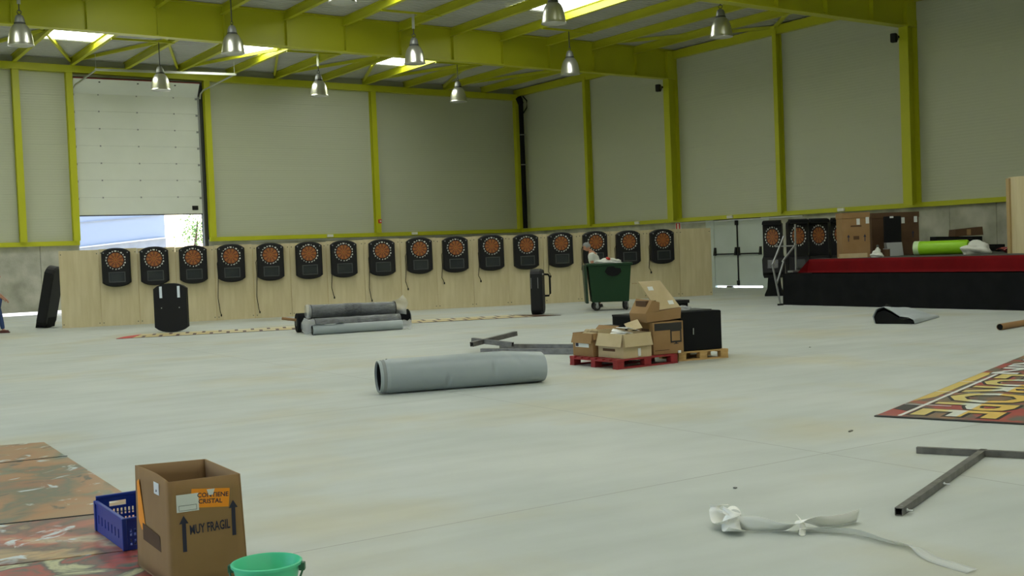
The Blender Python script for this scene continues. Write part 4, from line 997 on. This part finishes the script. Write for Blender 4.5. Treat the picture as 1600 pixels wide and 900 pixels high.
# left painted banner in three strips
lb = empty('painted_banner', (2.46, 12.95, 0), 0, 'large painted banner in orange, green and red lying at the left edge', 'banner')
slab('upper_strip', [(0, 0), (-.07, -3.7), (-.1, -4.15), (-2.6, -3.55), (-2.4, .8)], .003, .009, ART_TAN, lb)
slab('middle_strip', [(-.1, -4.2), (-.15, -5.45), (-2.6, -4.9), (-2.6, -3.6)], .003, .010, ART_RED, lb)
slab('lower_strip', [(-.15, -5.47), (-.2, -6.6), (-2.7, -6.3), (-2.6, -4.93)], .003, .0095, ART_DRK, lb)
for (a, b) in (((-.01, -1.15), (-1.0, -1.02)), ((-.1, -4.17), (-2.6, -3.57))):
    MB().bar((a[0], a[1], .0105), (b[0], b[1], .0105), .02, .004).build('seam', LETK, lb)

# ================================================================== PALLETS WITH BOXES
def pallet(name, loc, rz, w, d, m, label, nb=(3, 3)):
    r = empty(name, loc, rz, label, 'pallet')
    for i in range(3):
        yy = (i * (d - .11) / 2)
        MB().box(0, yy, 0, w, yy + .11, .022).build('bottom_board', m, r)
        for j in range(3):
            xx = j * (w - .14) / 2; MB().box(xx + .002, yy, .022, xx + .138, yy + .11, .100).build('block', m, r, bevel=.006)
    for j in range(3):
        xx = j * (w - .14) / 2; MB().box(xx, 0, .100, xx + .14, d, .122).build('stringer', m, r)
    n = 7
    for i in range(n):
        yy = i * (d - .12) / (n - 1); MB().box(0, yy, .122, w, yy + .12, .144).build('deck_board', m, r)
    return r
pallet('pallet', (10.69, 13.55, 0), .0, 1.2, 1.2, REDP, 'red painted pallet carrying open cardboard boxes')
pallet('pallet', (12.04, 13.70, 0), -.22, .9, 1.2, WOOD, 'plain wooden pallet carrying the black case')
PZ = .146
def open_box(name, loc, rz, w, d, h, m, label, flaps, inner=CARDI, t=.006):
    """flaps: dict side -> (angle from vertical outwards, length); origin at near left corner, walls only with floor"""
    r = empty(name, loc, rz, label, 'box')
    MB().box(0, 0, 0, w, d, .01).build('base', m, r)
    MB().box(0, 0, .01, w, t, h).build('wall_panel', m, r); MB().box(0, d - t, .01, w, d, h).build('wall_panel', m, r)
    MB().box(0, t, .01, t, d - t, h).build('wall_panel', m, r); MB().box(w - t, t, .01, w, d - t, h).build('wall_panel', m, r)
    for s_, (ang, ln_) in flaps.items():
        c, s2 = math.cos(ang), math.sin(ang)
        if s_ == 'f': q = [(0.01, 0, h), (w - .01, 0, h), (w + .0, -s2 * ln_, h + c * ln_), (.0, -s2 * ln_, h + c * ln_)]; nn = Vector((0, -c, -s2))
        elif s_ == 'b': q = [(0.01, d, h), (w - .01, d, h), (w, d + s2 * ln_, h + c * ln_), (0, d + s2 * ln_, h + c * ln_)]; nn = Vector((0, c, -s2))
        elif s_ == 'l': q = [(0, .01, h), (0, d - .01, h), (-s2 * ln_, d, h + c * ln_), (-s2 * ln_, 0, h + c * ln_)]; nn = Vector((-c, 0, -s2))
        else: q = [(w, .01, h), (w, d - .01, h), (w + s2 * ln_, d, h + c * ln_), (w + s2 * ln_, 0, h + c * ln_)]; nn = Vector((c, 0, -s2))
        MB().hexa([Vector(p) for p in q], [Vector(p) + nn * .006 for p in q]).build('flap', m, r)
    return r
ba = open_box('cardboard_box', (10.78, 14.25, PZ), .0, .42, .52, .36, CARD, 'small brown box with white address label at the left of the red pallet', {'f': (2.85, .10), 'l': (2.9, .16), 'r': (.9, .14)})
MB().box(-.010, .10, .14, -.002, .44, .27).build('address_label', PAPER, ba)
MB().box(-.013, .36, .15, -.010, .43, .26).build('label_mark', INK, ba)
bb = open_box('cardboard_box', (10.86, 13.60, PZ), .0, .55, .62, .37, CARDP, 'pale open box with folded down flaps at the front of the red pallet', {'f': (2.92, .2), 'l': (2.86, .2), 'b': (.0, .05)})
MB().box(.28, -.012, .02, .33, -.001, .14).build('tape_strip', PAPER, bb)
MB().box(-.004, .2, .1, -.001, .5, .14).build('print_mark', CARDB, bb)
rq = random.Random(21)
for i in range(4):
    sz_ = ['leftmost', 'middle', 'rightmost', ''][i]
    o = MB().hexa([(-.16, -.11, 0), (.16, -.11, .02), (.16, .11, 0), (-.16, .11, .01)], [(-.16, -.11, .006), (.16, -.11, .026), (.16, .11, .006), (-.16, .11, .016)]).build('paper_sheet', PAPST if i < 3 else CARDP, None, loc=(11.02 + .07 * i, 13.95 - .05 * i, PZ + .33 + .045 * i), rot=(rq.uniform(-.4, .4), rq.uniform(-.3, .3), rq.uniform(0, 3)))
    tag(o, ('loose white paper, ' + sz_ + ' of three, sticking out of the pale open box' if i < 3 else 'folded cream paper sticking out of the pale open box'), 'paper', 'papers in the pale open box')
o = lump('crumpled_wrapping', (11.0, 14.52, PZ + .31), .13, .13, .06, CARDP, 'crumpled pale wrapping paper in the small labelled box', 'paper', 12)
bc = empty('monitor_box', (11.50, 13.66, PZ), -.08, 'brown monitor box with black picture panel standing on the red pallet', 'box')
MB().box(0, 0, 0, .58, .42, .50).build('carton', CARD, bc, bevel=.006)
MB().box(.03, -.003, .37, .55, 0, .48).build('black_print', LETK, bc)
m = MB()
for (x0, z0, x1, z1) in ((.33, .17, .54, .195), (.33, .345, .54, .37), (.33, .195, .352, .345), (.518, .195, .54, .345), (.42, .155, .45, .17), (.39, .145, .48, .155)): m.box(x0, -.004, z0, x1, -.0005, z1)
m.build('monitor_picture', LETK, bc)
MB().box(.03, -.003, .06, .30, 0, .068).build('print_line', CARDB, bc)
MB().box(-.003, .1, .36, 0, .3, .40).build('hand_hole', CARDB, bc)
MB().box(.46, -.02, -.0, .51, -.004, .04).build('white_tag', PAPER, bc)
bd = empty('cardboard_box', (11.42, 13.70, PZ + .505), -.05, 'opened brown box with raised lid flap on top of the monitor box', 'box')
MB().hexa([(.0, 0, 0), (.66, 0, .03), (.66, .42, .03), (.0, .42, 0)], [(-.02, 0, .14), (.68, 0, .20), (.68, .42, .20), (-.02, .42, .14)]).build('carton', CARD, bd)
MB().hexa([(-.02, .0, .14), (.25, .0, .17), (.25, .42, .17), (-.02, .42, .14)], [(.12, .0, .34), (.26, .0, .30), (.26, .42, .30), (.12, .42, .36)]).build('side_flap', CARD, bd)
MB().hexa([(.22, .02, .18), (.68, .02, .205), (.68, .05, .205), (.22, .05, .18)], [(.10, .30, .62), (.52, .30, .62), (.52, .325, .625), (.10, .325, .625)]).build('lid_flap', CARDP, bd)
MB().hexa([(.6, .05, .2), (.68, .05, .2), (.68, .40, .2), (.66, .40, .2)], [(.52, .31, .6), (.535, .31, .6), (.56, .42, .5), (.55, .42, .5)]).build('side_gusset', CARD, bd)
MB().box(.05, .08, .14, .25, .34, .33).build('dark_contents', CARDB, bd)
for (u_, v_) in ((.30, .75), (.78, .22)):
    bx = .22 + (.10 - .22) * v_ + u_ * .44; by = .02 + .28 * v_; bz_ = .19 + .43 * v_
    MB().box(-.05, -.004, -.035, .05, 0, .035).build('label', PAPER, bd, loc=(bx, by - .004, bz_), rot=(-.58, 0, 0))
MB().box(-.05, .0, .0, .05, .01, .008).build('side_flap_edge', CARD, bd, loc=(.02, .3, .6))
# black boxes behind
for (loc, w_, d_2, h_, lb_) in (((11.18, 14.36, PZ), .5, .36, .44, 'low black box behind the pale open box on the red pallet'), ((11.52, 14.22, PZ), .34, .46, .60, 'taller black box behind the monitor box on the red pallet')):
    o = empty('black_box', loc, 0, lb_, 'box'); MB().box(.16 if w_ == .5 else 0, 0, 0, w_ - .17 if w_ == .5 else w_, d_2, h_ - .03).build('case_body', BLKM, o); MB().box(.15 if w_ == .5 else -.005, -.005, h_ - .03, w_ - .165 if w_ == .5 else w_ + .005, d_2 + .005, h_).build('case_lid', BLK, o)
# black case on the wooden pallet
o = empty('black_case', (12.13, 13.72, PZ), -.18, 'large black cabinet lying on the wooden pallet', 'cabinet')
MB().box(0, .0, 0, .74, .85, .62).build('case_body', BLKF, o, bevel=.012)
MB().box(.0, -.006, .01, .74, 0, .61).build('case_door', BLKM, o)
MB().tube([(.21, -.02, .26), (.21, -.025, .36)], .007, 6).build('handle', ALU, o)
MB().box(.12, .2, .62, .7, .7, .632).build('grey_top', DARKG, o)
o = lump('white_plastic_sheet', (12.45, 14.05, PZ + .625), .13, .09, .05, FILM, 'crumpled clear plastic on top of the black cabinet', 'plastic', 15)
o = empty('black_bracket', (12.7, 14.62, PZ + .60), -.45, 'black bracket piece lying on the black cabinet', 'bracket'); bpy.data.objects.remove(o)
o = empty('black_bracket', (12.30, 14.05, PZ + .635), -.18, 'small black stepped block on top of the black cabinet', 'block')
MB().box(0, .15, 0, .34, .4, .10).build('block_body', BLKM, o); MB().box(-.02, .13, .10, .36, .42, .15).build('block_cap', BLK, o)

# ================================================================== STEEL TUBES
def square_tube(name, a, b, s, m, label, bolts=(), group=None):
    a = Vector(a); b = Vector(b); mid = (a + b) / 2; d = (b - a).normalized(); r0 = d.cross(Vector((0, 0, 1))).normalized(); u = r0.cross(d)
    o = empty(name, mid, 0, label, 'steel tube', group); A = a - mid; B = b - mid; h = s / 2; t = s * .1
    for (ou, ov, w, hh) in ((0, h - t / 2, s, t), (0, -h + t / 2, s, t)): MB().bar(A + u * ov, B + u * ov, w, hh).build('tube_wall', m, o)
    for ou in (h - t / 2, -h + t / 2): MB().bar(A + r0 * ou, B + r0 * ou, t, s - 2 * t).build('tube_wall', m, o)
    MB().bar(A + d * .12, A + d * .13, s - 2 * t, s - 2 * t).build('dark_inside', BLKM, o)
    for k in bolts:
        p = A + (B - A) * k; MB().tube([p + r0 * h, p + r0 * (h + .05)], .006, 6).build('bolt', ALU, o); MB().tube([p + r0 * (h + .006), p + r0 * (h + .014)], .013, 6).build('nut', ALU, o)
        MB().lathe([(0, 0), (.012, 0)], 8).build('bolt_head', ALUD, o, loc=p + u * (h + .001))
    return o
square_tube('steel_tube', (6.21, 4.945, .028), (8.42, 5.83, .028), .052, STEEL, 'long square steel tube pointing at the viewer on the right foreground floor', (.03, .42))
square_tube('steel_tube', (8.13, 6.27, .028), (9.6, 3.45, .028), .052, STEEL, 'square steel tube lying crosswise at the right edge of the floor')
square_tube('steel_tube', (11.63, 18.25, .05), (12.9, 16.0, .05), .09, STEEL, 'long square steel tube lying farthest back left of the pallets', group='steel tubes left of the pallets')
square_tube('steel_tube', (10.9, 17.75, .05), (12.2, 15.5, .05), .09, STEEL, 'long square steel tube lying nearest the pallets left side', group='steel tubes left of the pallets')
square_tube('steel_tube', (10.85, 18.0, .16), (12.05, 18.35, .26), .085, STEEL, 'short square steel tube propped up across the other tubes', group='steel tubes left of the pallets')
square_tube('steel_tube', (11.05, 18.3, .21), (11.45, 17.55, .13), .085, STEEL, 'short square steel tube crossing under the propped up tube', group='steel tubes left of the pallets')
o = empty('card_tube', (19.95, 13.1, .06), 0, 'brown cardboard tube lying on the floor before the stage at right', 'tube')
MB().tube([(-.6, -.1, 0), (1.5, .3, 0)], .06, 16, caps=False).build('tube_wall', TUBE, o, smooth=True)
MB().tube([(-.58, -.096, 0), (1.48, .296, 0)], .054, 16).build('inner_tube', BLKM, o)
# folded vinyl piece on the floor before the stage
fv = empty('vinyl_sheet', (19.75, 15.7, 0), math.atan2(.7, 2.1), 'folded pale grey vinyl sheet with black underside before the stage', 'sheet')
def fold(R, off):
    def fn(u, v):
        k = 1 - .55 * u
        if v < .6:
            a = PI * 1.15 * (1 - v / .6) - .25; y_ = .18 + R * math.cos(a) * 1.05; z = R + .0 + R * math.sin(a)
        else:
            q = (v - .6) / .4; y_ = .18 + R * math.cos(-.25) * 1.05 - q * .62; z = max(.008, R + R * math.sin(-.25) - q * .3)
            y_ = .18 - .0 + R - q * .9 * 1.0 + .0; z = .008 + off
        return (u * 2.0 * (1 - .12 * abs(v - .5)), y_ * (1 - .25 * u) + .1, max(.006, z * k))
    return fn
def prof(u, v):
    # hump at the far side sliding down to a thin fold at the near side
    L = 2.0; pts = [(.42, .01), (.46, .16), (.38, .31), (.22, .36), (.05, .27), (-.12, .16), (-.30, .14), (-.40, .09), (-.42, .012)]
    i = min(int(v * 8), 7); f = v * 8 - i; y_ = pts[i][0] * (1 - f) + pts[i + 1][0] * f; z = pts[i][1] * (1 - f) + pts[i + 1][1] * f
    k = 1 - .6 * u ** 1.5; return (u * L, y_ * (1 - .35 * u), max(.006, z * k + .02 * math.sin(u * 6 + v * 9) * u * (1 - u) * 4 * (z > .05)))
MB().grid(prof, 24, 24).build('sheet_top', VINYLP, fv, smooth=True, fix=False).modifiers.new('t', 'SOLIDIFY').thickness = .006
def prof2(u, v):
    p = prof(u * .6 + .015, v); return (p[0], p[1] * .96, max(.004, p[2] * .93 - .006))
MB().grid(prof2, 10, 24).build('black_underside', BLKM, fv, smooth=True, fix=False)
MB().prism([(.42, .005), (.45, .11), (.37, .235), (.22, .285), (.05, .205), (-.12, .105), (-.30, .085), (-.40, .05), (-.42, .006)], .05, .06, 'x').build('dark_inside', BLKM, fv)
MB().tube([(.35, .25, .29), (.6, .1, .2), (.9, .0, .16)], .02, 6).build('strap', BLKM, fv)
kn = lump('strap_knot', (.4, .28, .30), .08, .06, .05, BLKM, 'black knotted strap end', None, 8); kn.parent = fv

# ================================================================== FOREGROUND
# fragile box
H_ = .625
top = [Vector((1.865, 6.45, H_)), Vector((2.27, 6.405, H_)), Vector((2.28, 7.05, H_)), Vector((1.875, 7.155, H_))]
bot = [Vector((1.865, 6.45, .012)), Vector((2.295, 6.415, .012)), Vector((2.30, 7.06, .012)), Vector((1.862, 7.15, .012))]
O_ = Vector((1.865, 6.45, 0))
fx = empty('fragile_box', O_, 0, 'tall open cardboard box printed MUY FRAGIL with orange sticker', 'box')
top = [p - O_ for p in top]; bot = [p - O_ for p in bot]
cen = sum(top, Vector()) / 4
def wallp(i, j, nm, bulge=0., n=8):
    def fn(u, v):
        a = bot[i].lerp(bot[j], u); b = top[i].lerp(top[j], u); p = a.lerp(b, v)
        nrm = (bot[j] - bot[i]).cross(Vector((0, 0, 1))).normalized()
        return tuple(p + nrm * (bulge * math.sin(PI * u) * v))
    o = MB().grid(fn, n, n).build(nm, [CARD, CARDI], fx, smooth=True, fix=False)
    s_ = o.modifiers.new('t', 'SOLIDIFY'); s_.thickness = .008; s_.offset = -1; s_.material_offset = 1; s_.material_offset_rim = 0
    return o
wf = wallp(0, 1, 'front_panel'); wallp(1, 2, 'side_panel'); wallp(2, 3, 'back_panel'); wl = wallp(3, 0, 'side_panel', -.02)
MB().hexa([bot[0], bot[1], bot[2], bot[3]], [p + Vector((0, 0, .008)) for p in bot]).build('base', CARDI, fx)
ex = ((bot[1] + top[1] * 4) - (bot[0] + top[0] * 4)).normalized(); nf = ex.cross(Vector((0, 0, 1))).normalized()
def onF(u, z): # u along front 0..1, z height
    return bot[0].lerp(bot[1], u).lerp(top[0].lerp(top[1], u), z / H_) + nf * .0025
def fm(u, z, ang=0.):
    k = z / H_; e_ = (bot[1].lerp(top[1], k) - bot[0].lerp(top[0], k)).normalized()
    return frame_mat(onF(u, z), e_, (top[0].lerp(top[1], u) - bot[0].lerp(bot[1], u))) @ Matrix.Rotation(ang, 4, 'Z')
text_obj('lettering', 'MUY FRAGIL', .072, INK, fx, fm(.53, .335, .03) @ Matrix.Diagonal((.57, 1.05, 1, 1)), bold=.0012)
def flat_on(nm, pts, m, mw, th=.0008):
    o = MB().prism(pts, 0, th, 'z').build(nm, m, fx); o.matrix_local = mw; return o
ARW = [(-.011, -.10), (.011, -.10), (.011, .06), (.026, .06), (0, .105), (-.026, .06), (-.011, .06)]
flat_on('up_arrow', ARW, INK, fm(.185, .315)); flat_on('up_arrow', ARW, INK, fm(.86, .37))
flat_on('orange_sticker', [(-.108, -.052), (.108, -.052), (.108, .055), (-.108, .055)], ORGS, fm(.56, .505, -.10))
text_obj('sticker_text', 'CONTIENE', .036, INK, fx, fm(.61, .522, -.08) @ Matrix.Translation((-.005, .0, .0015)), bold=.0006)
text_obj('sticker_text', 'CRISTAL', .036, INK, fx, fm(.565, .487, -.08) @ Matrix.Translation((-.003, .0, .0015)), bold=.0006)
g = fm(.25, .492); g2 = g @ Matrix.Translation((0, 0, .001))
flat_on('white_label', [(-.062, -.047), (.062, -.047), (.062, .052), (-.062, .052)], PAPER, g2)
for q in ([(-.05, -.04), (.05, -.04), (.05, -.038), (-.05, -.038)], [(-.05, -.012), (.05, -.012), (.05, -.010), (-.05, -.010)], [(-.05, -.04), (-.048, -.04), (-.048, -.01), (-.05, -.01)], [(.048, -.04), (.05, -.04), (.05, -.01), (.048, -.01)]):
    flat_on('label_line', q, DARKG, g2 @ Matrix.Translation((0, 0, .001)))
flat_on('tape_patch', [(-.022, .018), (.024, .018), (.012, -.016), (-.012, -.016)], PAPER, fm(.57, .540) @ Matrix.Translation((0, 0, .0025)))
ex2 = (bot[0] - bot[3]).normalized(); nl = ex2.cross(Vector((0, 0, 1))).normalized()
def fl_(u, z): return frame_mat(bot[3].lerp(bot[0], u).lerp(top[3].lerp(top[0], u), z / H_) + nl * .004 - nl * .018 * math.sin(PI * u) * z / H_, ex2, (0, 0, 1))
flat_on('orange_sticker', [(-.07, -.16), (.05, -.15), (.07, -.12), (-.03, .15), (-.07, .13)], ORGS, fl_(.16, .40))
flat_on('white_label', [(-.05, -.035), (.05, -.035), (.05, .035), (-.05, .035)], PAPER, fl_(.60, .545))
flat_on('label_mark', [(-.015, -.012), (.015, -.006), (.0, .006)], INK, fl_(.60, .535) @ Matrix.Translation((0, 0, .0012)))
flat_on('print_smudge', [(-.16, -.05), (.2, -.06), (.18, .03), (-.16, .05)], CARDB, fl_(.42, .24))
# blue crate
cr_ = empty('plastic_crate', (2.03, 7.93, .012), 0, 'blue plastic crate with slotted sides behind the fragile box', 'crate')
CW, CD, CH = .29, .72, .21
def slotted(nm, a, b, slots, h, m):
    """wall from a to b (2D) with rectangular openings: list of (u0,u1,z0,z1); built of bars around the openings"""
    a = Vector((a[0], a[1], 0)); b = Vector((b[0], b[1], 0)); us = sorted({0., 1.} | {q for s in slots for q in s[:2]}); zs = sorted({0., h} | {q for s in slots for q in s[2:]})
    mb = MB(); nrm = (b - a).cross(Vector((0, 0, 1))).normalized() * .006
    for i in range(len(us) - 1):
        for j in range(len(zs) - 1):
            uc = (us[i] + us[i + 1]) / 2; zc = (zs[j] + zs[j + 1]) / 2
            if any(s[0] < uc < s[1] and s[2] < zc < s[3] for s in slots): continue
            p = [a.lerp(b, us[i]), a.lerp(b, us[i + 1])]; Z0 = Vector((0, 0, zs[j])); Z1 = Vector((0, 0, zs[j + 1]))
            mb.hexa([p[0] - nrm + Z0, p[1] - nrm + Z0, p[1] + nrm + Z0, p[0] + nrm + Z0], [p[0] - nrm + Z1, p[1] - nrm + Z1, p[1] + nrm + Z1, p[0] + nrm + Z1])
    return mb.build(nm, m, cr_)
sl = [(.12 + .09 * i, .17 + .09 * i, .09, .135) for i in range(9)] + [(.12 + .09 * i, .17 + .09 * i, .03, .07) for i in range(9)]
hs = [(.3, .7, .155, .19)]
x0, x1, y0, y1 = -.135, .155, -.36, .36
slotted('side_wall', (x0, y1), (x0, y0), [(.1 + .12 * i, .13 + .12 * i, .06, .12) for i in range(7)], CH - .015, BLUEP)
slotted('side_wall', (x1, y0), (x1, y1), sl, CH, BLUEP)
slotted('end_wall', (x0, y0), (x1, y0), sl, CH - .015, BLUEP)
slotted('end_wall', (x1, y1), (x0, y1), sl + hs, CH + .02, BLUEP)
m = MB()
for i in range(8): m.box(x0, y0 + .005 + i * .09, 0, x1, y0 + .06 + i * .09, .008)
for i in range(4): m.box(x0 + i * .09, y0, 0, x0 + .02 + i * .09, y1, .008)
m.build('base_grid', BLUEP, cr_)
m = MB(); m.box(x0 - .012, y0 - .012, CH - .02, x0 + .012, y1 + .012, CH).box(x1 - .012, y0, CH - .01, x1 + .012, y1, CH + .01).box(x0, y0 - .012, CH - .02, x1, y0 + .012, CH).box(x0, y1 - .012, CH + .01, x1, y1 + .012, CH + .03)
m.build('rim', BLUEP, cr_, bevel=.004)
for (x, y_) in ((x0, y0), (x1, y0), (x0, y1), (x1, y1)): MB().box(x - .016, y_ - .016, 0, x + .016, y_ + .016, CH).build('corner_post', BLUEP, cr_, bevel=.006)
# bucket
bk = empty('bucket', (2.18, 5.81, 0), .0, 'mint green plastic bucket with handle in the foreground', 'bucket')
MB().lathe([(0, .008), (.122, .008), (.124, .0), (.130, .0), (.172, .225), (.174, .235), (.186, .238), (.187, .252), (.178, .256), (.172, .25), (.124, .012), (0, .012)], 48).build('bucket_body', MINT, bk, smooth=True, angle=50)
dv = Vector((math.cos(YAW), -math.sin(YAW), 0)); df = Vector((math.sin(YAW), math.cos(YAW), 0))
hp = []
for i in range(17):
    a = PI * i / 16; hp.append(dv * (.196 * math.cos(a)) - df * (.09 * math.sin(a)) + Vector((0, 0, .235 - .16 * math.sin(a))))
MB().tube(hp, .006, 6).build('handle', MINTD, bk, smooth=True)
for s_ in (-1, 1): MB().box(-.016, -.02, -.03, .016, .02, .012).build('handle_lug', MINTD, bk, loc=dv * (s_ * .188) + Vector((0, 0, .232)), rot=(0, 0, -YAW), bevel=.005)
# curled paper strip
def ribbon(nm, pts, w, m, parent, n=90, tw=None):
    pts = [Vector(p) for p in pts]; path = []
    for i in range(n + 1):
        t = i / n * (len(pts) - 1); k = min(int(t), len(pts) - 2); f = t - k
        p0 = pts[max(k - 1, 0)]; p1 = pts[k]; p2 = pts[k + 1]; p3 = pts[min(k + 2, len(pts) - 1)]
        path.append(.5 * ((2 * p1) + (p2 - p0) * f + (2 * p0 - 5 * p1 + 4 * p2 - p3) * f * f + (3 * p1 - p0 - 3 * p2 + p3) * f ** 3))
    def fn(u, v):
        i = min(int(u * n + .5), n); d = (path[min(i + 1, n)] - path[max(i - 1, 0)]).normalized()
        a = tw(u) if tw else 0.; s_ = d.cross(Vector((0, 0, 1))); s_ = s_.normalized() if s_.length > .01 else Vector((1, 0, 0)); up = s_.cross(d)
        w_ = s_ * math.cos(a) + up * math.sin(a); p = path[i] + w_ * (v - .5) * w
        return (p.x, p.y, max(p.z, .002))
    o = MB().grid(fn, n, 3).build(nm, m, parent, smooth=True, fix=False); o.modifiers.new('t', 'SOLIDIFY').thickness = .0012; return o
ps = empty('paper_strip', (5.3, 5.2, 0), 0, 'curled white paper strip lying on the right foreground floor', 'paper')
X_ = Vector((5.3, 5.2, 0))
fwd = df; rgt = dv
C0 = Vector((5.10, 5.42, 0)) - X_
def C_(r, f, z): return tuple(C0 + rgt * r + fwd * f + Vector((0, 0, z)))
coil = []
for i in range(15):
    a = i * .75; coil.append(C_(-.02 + .006 * i + .02 * math.cos(a), .16 - .02 * i + .05 * math.sin(a), .075 + .055 * math.cos(a * 1.0)))
ribbon('coil', coil, .12, PAPST, ps, 110, lambda u: .5 * math.sin(u * 7))
MB().lathe([(.045, -.04), (.05, 0), (.047, .05)], 18, axis='x').build('loop', PAPST, ps, loc=C_(.10, .20, .055), rot=(.1, 0, .9), smooth=True, fix=False)
main = [C_(.05, .02, .03), C_(.14, -.06, .055), C_(.22, -.08, .05), C_(.32, -.10, .035), C_(.42, -.12, .05), C_(.48, -.10, .075), C_(.56, -.05, .06), C_(.66, -.03, .035), C_(.78, .02, .03), C_(.88, .06, .055)]
ribbon('strip', main, .11, PAPST, ps, 90, lambda u: .75 + .5 * math.sin(u * 9))
ribbon('knot_fold', [C_(.46, -.06, .09), C_(.47, -.13, .06), C_(.45, -.19, .012), C_(.43, -.20, .03)], .05, PAPST, ps, 24, lambda u: .8)
ribbon('trailing_film', [C_(.44, -.14, .02), C_(.62, -.17, .012), C_(.78, -.28, .02), C_(.90, -.48, .012), C_(1.0, -.62, .02), C_(1.02, -.85, .01), C_(1.14, -1.12, .008)], .085, TRANSL, ps, 70, lambda u: .35 + .5 * math.sin(u * 5))
# small scraps on the floor
for i, (x, y_, w, lb_) in enumerate(((8.63, 7.4, .10, 'thin dark sliver on the floor left of the right edge banner'), (6.05, 6.3, .025, 'tiny dark chip on the floor above the paper strip'), (14.9, 13.6, .03, 'tiny dark chip on the floor right of the pallets'))):
    o = MB().prism([(-w / 2, -.01), (w * .3, -.014), (w / 2, .004), (0, .016), (-w * .4, .01)], 0, .008, 'z').build('floor_scrap', STEEL, None, loc=(x, y_, .001), rot=(0, 0, .4))
    tag(o, lb_, 'scrap')
